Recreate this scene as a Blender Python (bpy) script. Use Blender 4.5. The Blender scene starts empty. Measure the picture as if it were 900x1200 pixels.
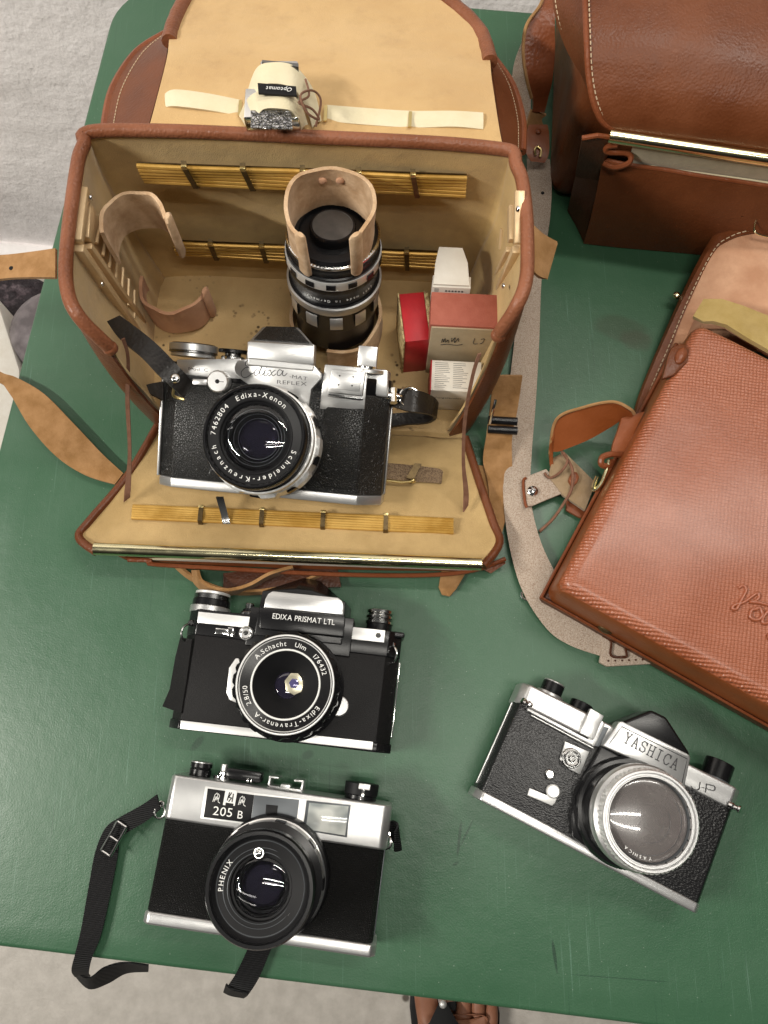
import bpy, bmesh, math, random
import numpy as np
from mathutils import Vector, Matrix
random.seed(7)
rad = math.radians
sc = bpy.context.scene
col = sc.collection

# ------------------------------------------------------------------ camera
F, CX, CY, NX, NY, H = 906., 450., 600., 445., 860., .54
_n = np.array([NX-CX, NY-CY, F]); _n /= np.linalg.norm(_n)
_y = np.array([0, -1, 0.]) - _n*(np.array([0, -1, 0.])@_n); _y /= np.linalg.norm(_y)
R = np.array([np.cross(_y, -_n), _y, -_n])
CAM = np.array([0, 0, H])
cd = bpy.data.cameras.new('camera'); cam = bpy.data.objects.new('camera', cd); col.objects.link(cam)
cd.sensor_fit = 'VERTICAL'; cd.sensor_height = 24; cd.lens = 24*F/1200
cd.clip_start = .01; cd.clip_end = 100
_m = np.eye(4); _m[:3, 0] = R@np.array([1, 0, 0]); _m[:3, 1] = R@np.array([0, -1, 0]); _m[:3, 2] = R@np.array([0, 0, -1]); _m[:3, 3] = CAM
cam.matrix_world = Matrix(_m.tolist())
sc.camera = cam

# ------------------------------------------------------------------ light
w = bpy.data.worlds.new('World'); sc.world = w; w.use_nodes = True
bg = w.node_tree.nodes['Background']; bg.inputs[1].default_value = .09
_tc = w.node_tree.nodes.new('ShaderNodeTexCoord'); _sp = w.node_tree.nodes.new('ShaderNodeSeparateXYZ'); _rp = w.node_tree.nodes.new('ShaderNodeValToRGB')
w.node_tree.links.new(_tc.outputs['Generated'], _sp.inputs[0]); w.node_tree.links.new(_sp.outputs[2], _rp.inputs[0]); w.node_tree.links.new(_rp.outputs[0], bg.inputs[0])
_e = _rp.color_ramp.elements   # room round the table: darker walls, pale ceiling
_e[0].position = 0.; _e[0].color = (.10, .095, .09, 1); _e[1].position = .80; _e[1].color = (1., .98, .93, 1); _k = _e.new(.40); _k.color = (.22, .21, .20, 1)
def tube_or_fill(x, y, z, length, width, power, rz, tilt=0, colr=(1, .955, .87)):
    d = bpy.data.lights.new('tube_or_fill_light', 'AREA'); d.shape = 'RECTANGLE'; d.size = length; d.size_y = width
    d.energy = power; d.color = colr
    o = bpy.data.objects.new('tube_or_fill_light', d); col.objects.link(o)
    o.location = (x, y, z); o.rotation_euler = (rad(tilt), 0, rad(rz))
tube_or_fill(.15, -.31, 1.7, 1.0, .028, 7, -6)
tube_or_fill(.17, -.17, 1.7, 1.0, .028, 7, -6)
tube_or_fill(-2.0, -.30, 1.7, 1.2, .06, 95, -40, 62)  # unseen fill lamp, added and tilted to brighten the wall
tube_or_fill(.68, .58, 1.7, 1.0, .06, 17, -6)
sc.view_settings.view_transform = 'Standard'; sc.view_settings.look = 'None'
sc.view_settings.gamma = 1; sc.view_settings.exposure = -0.48
sc.render.engine = 'CYCLES'

# ------------------------------------------------------------------ image point -> place in the room
def ray(px, py): return R@np.array([px-CX, py-CY, F])
def P(px, py, h=0.):
    d = ray(px, py); return Vector((CAM + d*((h-H)/d[2])).tolist())
def atY(px, py, Y):
    d = ray(px, py); return Vector((CAM + d*(Y/d[1])).tolist())
def atX(px, py, X):
    d = ray(px, py); return Vector((CAM + d*(X/d[0])).tolist())

class Pose:
    def __init__(s, o, yaw, tx=0, ty=0):
        m = Matrix.Rotation(rad(yaw), 3, 'Z')@Matrix.Rotation(rad(tx), 3, 'X')@Matrix.Rotation(rad(ty), 3, 'Y')
        s.M = np.array(m); s.o = np.array(o); s.mat = Matrix.Translation(o)@m.to_4x4()
    def loc(s, p, z=0):
        d = ray(*p); n = s.M[:, 2]; q = s.o + n*z/1000
        t = ((q-CAM)@n)/(d@n); v = (s.M.T@(CAM+d*t-s.o))*1000
        return (float(v[0]), float(v[1]))

# ------------------------------------------------------------------ materials
def mat(name, base, rough=.5, metal=0., base2=None, nscale=30., ndet=6., nlo=.35, nhi=.65, bump=None, spec=.5,
        coat=0., sheen=0., trans=0., ior=1.45, emit=None, rvar=0., extra=None, coatr=.1):
    m = bpy.data.materials.new(name); m.use_nodes = True
    nt = m.node_tree; N = nt.nodes; Lk = nt.links
    b = N['Principled BSDF']
    b.inputs['Base Color'].default_value = (*base, 1); b.inputs['Roughness'].default_value = rough
    b.inputs['Metallic'].default_value = metal; b.inputs['Specular IOR Level'].default_value = spec
    b.inputs['Coat Weight'].default_value = coat; b.inputs['Coat Roughness'].default_value = coatr
    b.inputs['Sheen Weight'].default_value = sheen; b.inputs['Sheen Roughness'].default_value = .5
    b.inputs['Transmission Weight'].default_value = trans; b.inputs['IOR'].default_value = ior
    if emit: b.inputs['Emission Color'].default_value = (*emit[0], 1); b.inputs['Emission Strength'].default_value = emit[1]
    tc = N.new('ShaderNodeTexCoord')
    if base2:
        n = N.new('ShaderNodeTexNoise'); n.inputs['Scale'].default_value = nscale; n.inputs['Detail'].default_value = ndet
        n.inputs['Roughness'].default_value = .6
        Lk.new(tc.outputs['Object'], n.inputs['Vector'])
        r = N.new('ShaderNodeMapRange'); r.inputs[1].default_value = nlo; r.inputs[2].default_value = nhi
        Lk.new(n.outputs[0], r.inputs[0])
        mx = N.new('ShaderNodeMix'); mx.data_type = 'RGBA'
        mx.inputs[6].default_value = (*base, 1); mx.inputs[7].default_value = (*base2, 1)
        Lk.new(r.outputs[0], mx.inputs[0]); Lk.new(mx.outputs[2], b.inputs['Base Color'])
        if rvar:
            r2 = N.new('ShaderNodeMapRange'); r2.inputs[1].default_value = nlo; r2.inputs[2].default_value = nhi
            r2.inputs[3].default_value = rough-rvar; r2.inputs[4].default_value = rough+rvar
            Lk.new(n.outputs[0], r2.inputs[0]); Lk.new(r2.outputs[0], b.inputs['Roughness'])
    prev = None
    for bp in (bump or []):
        kind, scale, dist = bp[:3]
        v = tc.outputs['Object']
        if len(bp) > 3:
            mp = N.new('ShaderNodeMapping'); mp.inputs['Rotation'].default_value = bp[3][0]; mp.inputs['Scale'].default_value = bp[3][1]
            Lk.new(v, mp.inputs[0]); v = mp.outputs[0]
        if kind == 'noise':
            t = N.new('ShaderNodeTexNoise'); t.inputs['Scale'].default_value = scale; t.inputs['Detail'].default_value = 5
            out = t.outputs[0]
        elif kind == 'voro':
            t = N.new('ShaderNodeTexVoronoi'); t.inputs['Scale'].default_value = scale; t.feature = 'SMOOTH_F1'
            out = t.outputs['Distance']
        elif kind == 'cell':
            t = N.new('ShaderNodeTexVoronoi'); t.inputs['Scale'].default_value = scale; t.feature = 'DISTANCE_TO_EDGE'
            q = N.new('ShaderNodeMapRange'); q.inputs[2].default_value = .18; q.interpolation_type = 'SMOOTHSTEP'
            Lk.new(t.outputs['Distance'], q.inputs[0]); out = q.outputs[0]
        else:
            t = N.new('ShaderNodeTexWave'); t.inputs['Scale'].default_value = scale
            t.inputs['Distortion'].default_value = bp[4] if len(bp) > 4 else 0; t.inputs['Detail Scale'].default_value = bp[5] if len(bp) > 5 else 1
            t.bands_direction = kind
            out = t.outputs[0]
        Lk.new(v, t.inputs['Vector'])
        bm_ = N.new('ShaderNodeBump'); bm_.inputs['Distance'].default_value = dist; bm_.inputs['Strength'].default_value = 1
        Lk.new(out, bm_.inputs['Height'])
        if prev: Lk.new(prev, bm_.inputs['Normal'])
        prev = bm_.outputs[0]
    if prev: Lk.new(prev, b.inputs['Normal'])
    if extra: extra(nt, b, tc)
    return m

def scratches(nt, b, tc):
    """vinyl sheet: paler rubbed haze, fine scratches, and the brown stain beside the bags"""
    N, Lk = nt.nodes, nt.links
    src = b.inputs['Base Color'].links[0].from_socket
    def mix(a, colr, fac):
        mx = N.new('ShaderNodeMix'); mx.data_type = 'RGBA'; Lk.new(a, mx.inputs[6]); mx.inputs[7].default_value = (*colr, 1)
        Lk.new(fac, mx.inputs[0]); return mx.outputs[2]
    def rng(s, a, c, d=0, e=1):
        r = N.new('ShaderNodeMapRange'); r.inputs[1].default_value = a; r.inputs[2].default_value = c
        r.inputs[3].default_value = d; r.inputs[4].default_value = e; Lk.new(s, r.inputs[0]); return r.outputs[0]
    for ang, sx, colr in ((.4, 900, (.13, .24, .18)), (1.9, 700, (.015, .05, .03)), (2.7, 1000, (.13, .23, .17))):
        mp = N.new('ShaderNodeMapping'); mp.inputs['Rotation'].default_value = (0, 0, ang); mp.inputs['Scale'].default_value = (sx, 14, 1)
        Lk.new(tc.outputs['Object'], mp.inputs[0])
        n = N.new('ShaderNodeTexNoise'); n.inputs['Scale'].default_value = 1; n.inputs['Detail'].default_value = 1
        Lk.new(mp.outputs[0], n.inputs['Vector'])
        k = N.new('ShaderNodeTexNoise'); k.inputs['Scale'].default_value = 9; Lk.new(tc.outputs['Object'], k.inputs['Vector'])
        mul = N.new('ShaderNodeMath'); mul.operation = 'MULTIPLY'
        Lk.new(rng(n.outputs[0], .68, .76), mul.inputs[0]); Lk.new(rng(k.outputs[0], .42, .66, 0, .6), mul.inputs[1])
        src = mix(src, colr, mul.outputs[0])
    dn = N.new('ShaderNodeTexNoise'); dn.inputs['Scale'].default_value = 28; dn.inputs['Detail'].default_value = 5
    Lk.new(tc.outputs['Object'], dn.inputs['Vector'])
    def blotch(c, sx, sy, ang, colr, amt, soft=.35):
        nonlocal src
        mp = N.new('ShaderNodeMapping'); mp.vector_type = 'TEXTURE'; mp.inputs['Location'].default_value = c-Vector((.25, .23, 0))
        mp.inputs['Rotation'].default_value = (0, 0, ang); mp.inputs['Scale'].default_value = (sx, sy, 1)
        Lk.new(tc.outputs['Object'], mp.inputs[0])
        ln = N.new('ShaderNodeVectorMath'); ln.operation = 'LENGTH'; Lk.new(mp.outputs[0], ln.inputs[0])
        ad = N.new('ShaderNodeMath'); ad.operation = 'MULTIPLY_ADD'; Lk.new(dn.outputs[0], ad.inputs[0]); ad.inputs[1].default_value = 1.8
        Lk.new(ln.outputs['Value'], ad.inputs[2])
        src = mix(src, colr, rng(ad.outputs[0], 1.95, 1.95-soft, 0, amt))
    for sc_, thr, colr, am in ((520, .10, (.30, .36, .30), .5), (330, .07, (.012, .04, .024), .6)):   # dust and pinholes
        vv = N.new('ShaderNodeTexVoronoi'); vv.inputs['Scale'].default_value = sc_; Lk.new(tc.outputs['Object'], vv.inputs['Vector'])
        sx = N.new('ShaderNodeSeparateColor'); Lk.new(vv.outputs['Color'], sx.inputs[0])
        mu = N.new('ShaderNodeMath'); mu.operation = 'MULTIPLY'
        Lk.new(rng(vv.outputs['Distance'], thr+.12, thr, 0, am), mu.inputs[0]); Lk.new(rng(sx.outputs[0], .965, .97), mu.inputs[1])
        src = mix(src, colr, mu.outputs[0])
    big = N.new('ShaderNodeTexNoise'); big.inputs['Scale'].default_value = 4.5; big.inputs['Detail'].default_value = 7; big.inputs['Roughness'].default_value = .65
    Lk.new(tc.outputs['Object'], big.inputs['Vector']); src = mix(src, (.062, .122, .080), rng(big.outputs[0], .48, .66, 0, .4))
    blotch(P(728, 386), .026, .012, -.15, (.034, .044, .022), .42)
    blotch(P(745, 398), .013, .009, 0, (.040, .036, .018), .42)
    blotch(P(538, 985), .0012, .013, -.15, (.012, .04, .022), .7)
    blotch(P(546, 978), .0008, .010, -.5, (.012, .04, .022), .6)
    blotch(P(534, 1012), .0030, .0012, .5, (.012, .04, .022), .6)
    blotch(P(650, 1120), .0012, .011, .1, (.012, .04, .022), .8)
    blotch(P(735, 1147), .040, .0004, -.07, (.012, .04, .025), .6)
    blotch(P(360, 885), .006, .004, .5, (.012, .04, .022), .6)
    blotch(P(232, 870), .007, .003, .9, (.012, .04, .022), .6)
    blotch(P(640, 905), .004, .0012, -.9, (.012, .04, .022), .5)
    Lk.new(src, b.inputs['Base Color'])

Mt = {}
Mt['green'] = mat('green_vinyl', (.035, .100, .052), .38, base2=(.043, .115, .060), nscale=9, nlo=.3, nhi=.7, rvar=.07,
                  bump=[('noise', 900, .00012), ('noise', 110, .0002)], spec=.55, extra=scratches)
Mt['green_edge'] = mat('green_edge', (.03, .12, .06), .35, base2=(.04, .13, .07), nscale=60)
Mt['wall'] = mat('painted_wall', (.84, .805, .80), .5, base2=(.89, .855, .85), nscale=12,
                 bump=[('noise', 30, .004), ('noise', 160, .0012)])
def spots(nt, b, tc):
    N, Lk = nt.nodes, nt.links
    src = b.inputs['Base Color'].links[0].from_socket
    v = N.new('ShaderNodeTexVoronoi'); v.inputs['Scale'].default_value = 14; v.inputs['Randomness'].default_value = 1
    Lk.new(tc.outputs['Object'], v.inputs['Vector'])
    r = N.new('ShaderNodeMapRange'); r.inputs[1].default_value = .10; r.inputs[2].default_value = .06; Lk.new(v.outputs['Distance'], r.inputs[0])
    g = N.new('ShaderNodeMapRange'); g.inputs[1].default_value = .6; g.inputs[2].default_value = .7; Lk.new(v.outputs['Color'], g.inputs[0])
    mu = N.new('ShaderNodeMath'); mu.operation = 'MULTIPLY'; Lk.new(r.outputs[0], mu.inputs[0]); Lk.new(g.outputs[0], mu.inputs[1])
    mx = N.new('ShaderNodeMix'); mx.data_type = 'RGBA'; Lk.new(src, mx.inputs[6]); mx.inputs[7].default_value = (.12, .10, .08, 1)
    Lk.new(mu.outputs[0], mx.inputs[0]); Lk.new(mx.outputs[2], b.inputs['Base Color'])
Mt['floor'] = mat('stone_floor', (.50, .465, .42), .45, base2=(.62, .58, .53), nscale=45, bump=[('noise', 200, .0004)], extra=spots)

def leather(name, c1, c2, rough=.42, grain=650, depth=.00022, ns=25, spec=.4, coat=.0):
    return mat(name, c1, rough, base2=c2, nscale=ns, rvar=.06, bump=[('noise', 60, .0006), ('voro', grain, depth)], spec=spec, coat=coat, coatr=.3)
Mt['leather'] = leather('brown_leather', (.115, .032, .010), (.16, .048, .016))
Mt['binding'] = leather('binding_leather', (.19, .064, .028), (.27, .10, .050), .38, 600, .00035)
Mt['redleather'] = leather('red_brown_leather', (.17, .046, .016), (.23, .070, .028), .36, 420, .0003)
Mt['darkleather'] = leather('dark_brown_leather', (.055, .016, .006), (.085, .026, .009), .42)
Mt['blackleather'] = leather('black_leather', (.010, .009, .009), (.022, .019, .017), .33, 500, .0002)
Mt['case_side'] = leather('case_side_leather', (.21, .055, .014), (.27, .078, .024), .38, 300, .0001)
Mt['crossgrain'] = mat('crossgrain_leather', (.29, .080, .032), .33, base2=(.35, .108, .050), nscale=18, spec=.6, coat=.6, coatr=.27,
    bump=[('noise', 40, .0008), ('Y', 135, .00045, ((0, 0, 0), (1, 1, 1)), 3.6, .5), ('X', 135, .0002, ((0, 0, .05), (1, 1, 1)), 3.0, .6)])
Mt['emboss'] = mat('embossed_leather', (.30, .085, .038), .33, coat=.45, coatr=.3, bump=[('noise', 300, .0003)])
def grime(nt, b, tc):
    N, Lk = nt.nodes, nt.links
    src = b.inputs['Base Color'].links[0].from_socket
    k = N.new('ShaderNodeTexNoise'); k.inputs['Scale'].default_value = 34; k.inputs['Detail'].default_value = 8; k.inputs['Roughness'].default_value = .7
    Lk.new(tc.outputs['Object'], k.inputs['Vector'])
    q = N.new('ShaderNodeMapRange'); q.inputs[1].default_value = .54; q.inputs[2].default_value = .74; q.inputs[4].default_value = .22; Lk.new(k.outputs[0], q.inputs[0])
    mx = N.new('ShaderNodeMix'); mx.data_type = 'RGBA'; mx.blend_type = 'MULTIPLY'; Lk.new(src, mx.inputs[6]); mx.inputs[7].default_value = (.42, .33, .25, 1)
    Lk.new(q.outputs[0], mx.inputs[0]); Lk.new(mx.outputs[2], b.inputs['Base Color'])
def suede(name, c1, c2, ns=80, fine=1500, d=.0003, sh=.3, r=.92):
    return mat(name, c1, r, extra=grime, base2=c2, nscale=ns, bump=[('noise', 45, .0012), ('noise', fine, d)], sheen=sh, spec=.2)
Mt['lining'] = suede('tan_lining', (.40, .27, .115), (.52, .36, .165), 26)
Mt['lining_side'] = suede('olive_tan_lining', (.46, .30, .110), (.60, .41, .165), 22)
Mt['lid_lining'] = suede('pale_tan_lining', (.52, .33, .145), (.60, .40, .185), 14, d=.0002)
def speck(nt, b, tc):
    N, Lk = nt.nodes, nt.links
    src = b.inputs['Base Color'].links[0].from_socket
    v = N.new('ShaderNodeTexVoronoi'); v.inputs['Scale'].default_value = 190
    Lk.new(tc.outputs['Object'], v.inputs['Vector'])
    k = N.new('ShaderNodeTexNoise'); k.inputs['Scale'].default_value = 22; Lk.new(tc.outputs['Object'], k.inputs['Vector'])
    r = N.new('ShaderNodeMapRange'); r.inputs[1].default_value = .30; r.inputs[2].default_value = .16; Lk.new(v.outputs['Distance'], r.inputs[0])
    g = N.new('ShaderNodeMapRange'); g.inputs[1].default_value = .56; g.inputs[2].default_value = .66; Lk.new(k.outputs[0], g.inputs[0])
    mu = N.new('ShaderNodeMath'); mu.operation = 'MULTIPLY'; Lk.new(r.outputs[0], mu.inputs[0]); Lk.new(g.outputs[0], mu.inputs[1])
    mx = N.new('ShaderNodeMix'); mx.data_type = 'RGBA'; Lk.new(src, mx.inputs[6]); mx.inputs[7].default_value = (.09, .055, .025, 1)
    Lk.new(mu.outputs[0], mx.inputs[0]); Lk.new(mx.outputs[2], b.inputs['Base Color'])
Mt['lining_floor'] = mat('yellow_tan_lining', (.46, .31, .14), .9, base2=(.58, .41, .20), nscale=20, bump=[('noise', 900, .0003)], sheen=.2, extra=speck)
Mt['rawhide'] = suede('natural_leather', (.46, .29, .16), (.66, .47, .30), 90, 700, .0003, .1, .7)
Mt['pinkhide'] = suede('pink_suede', (.46, .24, .14), (.60, .35, .22), 35, 500, .0003, .1, .8)
Mt['strap_suede'] = mat('grey_suede', (.46, .38, .31), .95, base2=(.22, .14, .09), nscale=1300, nlo=.42, nhi=.78, ndet=2, bump=[('noise', 700, .0006), ('noise', 90, .0008)])
Mt['tan_strap'] = suede('tan_strap_leather', (.27, .14, .05), (.38, .21, .09), 90, 600, .0003, .1, .75)
Mt['lace'] = suede('brown_lace', (.16, .075, .045), (.22, .11, .07), 200, 900, .0003, .1, .7)
Mt['olive'] = suede('olive_suede', (.36, .25, .08), (.43, .31, .12), 60)
Mt['tabsuede'] = suede('brown_tan_suede', (.26, .18, .10), (.33, .24, .15), 70)
Mt['cream'] = mat('cream_elastic', (.68, .60, .40), .6, base2=(.74, .66, .47), nscale=40, bump=[('noise', 800, .0002)])
Mt['creamcloth'] = suede('cream_cloth', (.44, .38, .25), (.55, .48, .33), 60)
Mt['plate'] = mat('gold_plate', (.62, .44, .24), .33, .25, base2=(.70, .52, .31), nscale=50)
Mt['brass'] = mat('polished_brass', (.86, .80, .52), .20, 1., base2=(.80, .73, .45), nscale=70, rvar=.05)
Mt['brass_rod'] = mat('brass_rod', (.46, .25, .045), .34, .45, base2=(.62, .38, .10), nscale=40, rvar=.05)
Mt['bronze'] = mat('dark_bronze', (.16, .11, .05), .38, .8, base2=(.10, .07, .035), nscale=300)
Mt['goldclip'] = mat('gold_clip', (.62, .49, .22), .3, .9)
Mt['chrome'] = mat('chrome', (.78, .78, .77), .14, 1.)
Mt['satin'] = mat('satin_chrome', (.60, .60, .60), .34, .85, base2=(.66, .66, .655), nscale=70, bump=[('noise', 2500, .00004)])
Mt['whitesatin'] = mat('bright_satin', (.80, .80, .79), .40, .55)
Mt['darkchrome'] = mat('dark_chrome', (.25, .25, .25), .25, 1.)
Mt['black'] = mat('black_enamel', (.008, .008, .009), .25, spec=.4)
Mt['mattblack'] = mat('matt_black', (.008, .008, .009), .5, spec=.25)
Mt['greyface'] = mat('grey_metal', (.11, .12, .13), .40, .4)
Mt['greycap'] = mat('grey_cap', (.055, .05, .045), .6, base2=(.075, .065, .06), nscale=150)
Mt['leatherette'] = mat('black_leatherette', (.010, .010, .010), .42, bump=[('voro', 900, .0007)], spec=.4)
Mt['pebble'] = mat('pebbled_leatherette', (.011, .011, .011), .36, bump=[('cell', 700, .00035)], spec=.7)
Mt['finegrain'] = mat('fine_leatherette', (.009, .0085, .009), .5, base2=(.020, .019, .019), nscale=1500, nlo=.55, nhi=.75, ndet=1, bump=[('noise', 1600, .0002)], spec=.22)
Mt['longgrain'] = mat('long_leatherette', (.010, .010, .011), .36, bump=[('voro', 650, .0004, ((0, 0, .1), (1, 2.2, 1)))], spec=.7)
Mt['ribbed'] = mat('ribbed_leatherette', (.012, .012, .012), .40, bump=[('X', 330, .0005, ((0, 0, 0), (1, 1, 1))), ('Y', 330, .0005, ((0, 0, 0), (1, 1, 1)))], spec=.3)
Mt['web'] = mat('black_webbing', (.008, .008, .009), .6, bump=[('Y', 260, .0006)], spec=.4)
Mt['glass'] = mat('lens_glass', (.93, .93, .96), .0, trans=1., ior=1.5, coat=.0, spec=.6)
Mt['dusty'] = mat('dusty_glass', (.22, .195, .19), .16, base2=(.29, .265, .255), nscale=45, trans=.55, ior=1.45, coat=.6, coatr=.02)
Mt['coated'] = mat('coated_element', (.012, .010, .022), .03, spec=1., coat=1., coatr=.0)
Mt['coated_grey'] = mat('grey_element', (.05, .05, .055), .06, spec=.9, coat=1., coatr=.0)
Mt['iris'] = mat('iris_blades', (.60, .56, .42), .28, .7)
Mt['irisblue'] = mat('violet_element', (.10, .09, .22), .05, .2, coat=1.)
Mt['window'] = mat('viewfinder_glass', (.30, .33, .33), .12, base2=(.72, .74, .70), nscale=75, nlo=.40, nhi=.6, ndet=1, coat=1., coatr=.0)  # pale patches in the colour imitate a white glow in the glass
Mt['white'] = mat('white_lettering', (.80, .80, .78), .5)
Mt['greyink'] = mat('engraved_ink', (.06, .06, .065), .5)
Mt['darkink'] = mat('dark_ink', (.03, .03, .03), .5)
Mt['redbox'] = mat('red_card', (.42, .016, .022), .45, base2=(.34, .014, .02), nscale=60)
Mt['worngold'] = mat('worn_gold_edge', (.50, .40, .20), .6, base2=(.20, .13, .06), nscale=350, nlo=.45, nhi=.6)
Mt['redbrown'] = mat('red_brown_card', (.32, .085, .055), .75, base2=(.37, .11, .075), nscale=90, bump=[('noise', 900, .0002)])
Mt['tancard'] = mat('tan_card', (.36, .29, .19), .8, base2=(.42, .34, .23), nscale=60)
Mt['whitecard'] = mat('white_card', (.72, .69, .63), .7, base2=(.66, .62, .55), nscale=60)
Mt['mesh'] = mat('woven_mesh', (.40, .28, .17), .5, .4, base2=(.20, .13, .08), nscale=1400, nlo=.45, nhi=.6, ndet=1, bump=[('cell', 1500, .0003)])
Mt['crystal'] = mat('faceted_foil', (.62, .62, .63), .22, .9, base2=(.16, .16, .17), nscale=420, nlo=.42, nhi=.6, ndet=3, bump=[('cell', 500, .0012)])
Mt['skin'] = mat('skin', (.30, .125, .07), .5, base2=(.36, .16, .095), nscale=60)
Mt['nail'] = mat('nail', (.46, .25, .18), .3)
Mt['denim'] = mat('dark_trouser', (.03, .035, .05), .9)
Mt['mottled'] = mat('mottled_cloth', (.016, .010, .014), .6, base2=(.20, .15, .17), nscale=38, nlo=.50, nhi=.78, bump=[('noise', 60, .01)])
Mt['greyplastic'] = mat('grey_plastic', (.11, .095, .10), .45, base2=(.24, .21, .22), nscale=30)
Mt['thread'] = mat('pale_thread', (.55, .42, .28), .8)
Mt['leg'] = mat('table_leg_metal', (.10, .10, .10), .4, .6)

# ------------------------------------------------------------------ mesh builder
class MB:
    def __init__(s, k=1.):
        s.v = []; s.f = []; s.mi = []; s.mats = []; s.k = k; s.cur = 0
    def m(s, name):
        if name not in s.mats: s.mats.append(name)
        s.cur = s.mats.index(name); return s
    def add(s, vs, fs):
        o = len(s.v); s.v += [tuple(v) for v in vs]
        for f in fs: s.f.append(tuple(i+o for i in f)); s.mi.append(s.cur)
        return s
    def extr(s, poly, a0, a1, ax='z', bev=0, seg=2):
        """polygon drawn in the two other axes, pushed from a0 to a1 along ax; poly may shrink at a1 through poly2"""
        poly2 = poly
        if isinstance(poly[0][0], (tuple, list)): poly, poly2 = poly
        n = len(poly)
        ar = sum(poly[i][0]*poly[(i+1) % n][1]-poly[(i+1) % n][0]*poly[i][1] for i in range(n))
        if ar < 0: poly = poly[::-1]; poly2 = poly2[::-1]
        f3 = {'z': lambda p, a: (p[0], p[1], a), 'y': lambda p, a: (p[0], a, p[1]), 'x': lambda p, a: (a, p[0], p[1])}[ax]
        vs = [f3(p, a0) for p in poly]+[f3(p, a1) for p in poly2]
        fs = [tuple(range(n))[::-1], tuple(range(n, 2*n))]+[(i, (i+1) % n, (i+1) % n+n, i+n) for i in range(n)]
        if bev:
            bm = bmesh.new(); V = [bm.verts.new(v) for v in vs]
            for f in fs: bm.faces.new([V[i] for i in f])
            bmesh.ops.recalc_face_normals(bm, faces=bm.faces)
            ed = [e for e in bm.edges if e.calc_face_angle(0) > .3]
            bmesh.ops.bevel(bm, geom=ed, offset=bev, segments=seg, affect='EDGES', clamp_overlap=True, profile=.5)
            bm.verts.index_update(); vs = [tuple(v.co) for v in bm.verts]; fs = [tuple(q.index for q in f.verts) for f in bm.faces]; bm.free()
        return s.add(vs, fs)
    def box(s, x0, x1, y0, y1, z0, z1, bev=0, seg=2):
        x0, x1 = min(x0, x1), max(x0, x1); y0, y1 = min(y0, y1), max(y0, y1)
        return s.extr([(x0, y0), (x1, y0), (x1, y1), (x0, y1)], min(z0, z1), max(z0, z1), 'z', bev, seg)
    def lathe(s, prof, o=(0, 0, 0), ax=(0, 0, 1), n=56, scal=None, a0=0, a1=360, mats=None):
        ax = Vector(ax).normalized(); u = ax.orthogonal().normalized() if abs(ax.z) < .9 else Vector((1, 0, 0)); v = ax.cross(u)
        if abs(ax.z) > .9: u = Vector((1, 0, 0)); u = (u-ax*u.dot(ax)).normalized(); v = ax.cross(u)
        o = Vector(o); full = (a1-a0 == 360); m = n if full else n+1
        vs = []
        for (r, h) in prof:
            for i in range(m):
                a = rad(a0+(a1-a0)*i/n); rr = r
                if scal and scal[2] <= h <= scal[3]: rr = r+scal[0]*(1 if math.cos(a*scal[1]) > 0 else -1)*.5 if scal[0] > 0 else r+scal[0]*.5*(1+math.cos(a*scal[1]))
                vs.append(o+ax*h+u*(rr*math.cos(a))+v*(rr*math.sin(a)))
        fs = []; mi = []
        for j in range(len(prof)-1):
            for i in range(n):
                k = (i+1) % m if full else i+1
                fs.append((j*m+i, j*m+k, (j+1)*m+k, (j+1)*m+i)); mi.append(j)
        o0 = len(s.f); s.add(vs, fs)
        if mats:
            for q, j in enumerate(mi):
                s.m(mats[min(j, len(mats)-1)]); s.mi[o0+q] = s.cur
        return s
    def disc(s, r, o, ax=(0, 0, 1), n=40, h=None):
        h = h if h else r*.15
        return s.lathe([(0.0001, h), (r*.92, h), (r, h*.8), (r, 0)], o, ax, n)
    def dome(s, r, o, sag, ax=(0, 0, 1), n=40, close=True):
        Q_ = 20 if r > (.009 if s.k == 1. else 9) else 6
        p = [(max(r*math.sin(t*math.pi/2/Q_), 1e-4), sag*math.cos(t*math.pi/2/Q_)) for t in range(Q_+1)]
        if close: p += [(r, -.3*sag-.2*s_(s)), (1e-4, -.3*sag-.2*s_(s))]
        return s.lathe(p, o, ax, n)
    def tube(s, pts, r, n=8, closed=False, cap=True):
        pts = [Vector(p) for p in pts]; N_ = len(pts); rs = r if isinstance(r, (list, tuple)) else [r]*N_
        vs = []; up = None
        for i, p in enumerate(pts):
            a = pts[i-1] if (i > 0 or closed) else p; c = pts[(i+1) % N_] if (i < N_-1 or closed) else p
            t = (c-a).normalized()
            if up is None: up = t.orthogonal().normalized()
            up = (up-t*up.dot(t)).normalized(); w_ = t.cross(up)
            for k in range(n):
                q = 2*math.pi*k/n; vs.append(p+up*rs[i]*math.cos(q)+w_*rs[i]*math.sin(q))
        fs = [(i*n+k, i*n+(k+1) % n, ((i+1) % N_)*n+(k+1) % n, ((i+1) % N_)*n+k) for i in range(N_ if closed else N_-1) for k in range(n)]
        if cap and not closed: fs += [tuple(range(n))[::-1], tuple(range((N_-1)*n, N_*n))]
        return s.add(vs, fs)
    def sheet(s, rows, th, cross=1, edge=None, cupz=0):
        """rows: list of point lists (same length); thick sheet pushed along its own normal by th (m or mm)"""
        rows = [[Vector(p) for p in r] for r in rows]; a = len(rows); b = len(rows[0])
        nr = [[None]*b for _ in range(a)]
        for i in range(a):
            for j in range(b):
                du = rows[min(i+1, a-1)][j]-rows[max(i-1, 0)][j]; dv = rows[i][min(j+1, b-1)]-rows[i][max(j-1, 0)]
                n = du.cross(dv); nr[i][j] = n.normalized() if n.length > 1e-12 else Vector((0, 0, 1))
        top = [rows[i][j]+nr[i][j]*th/2 for i in range(a) for j in range(b)]
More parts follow.
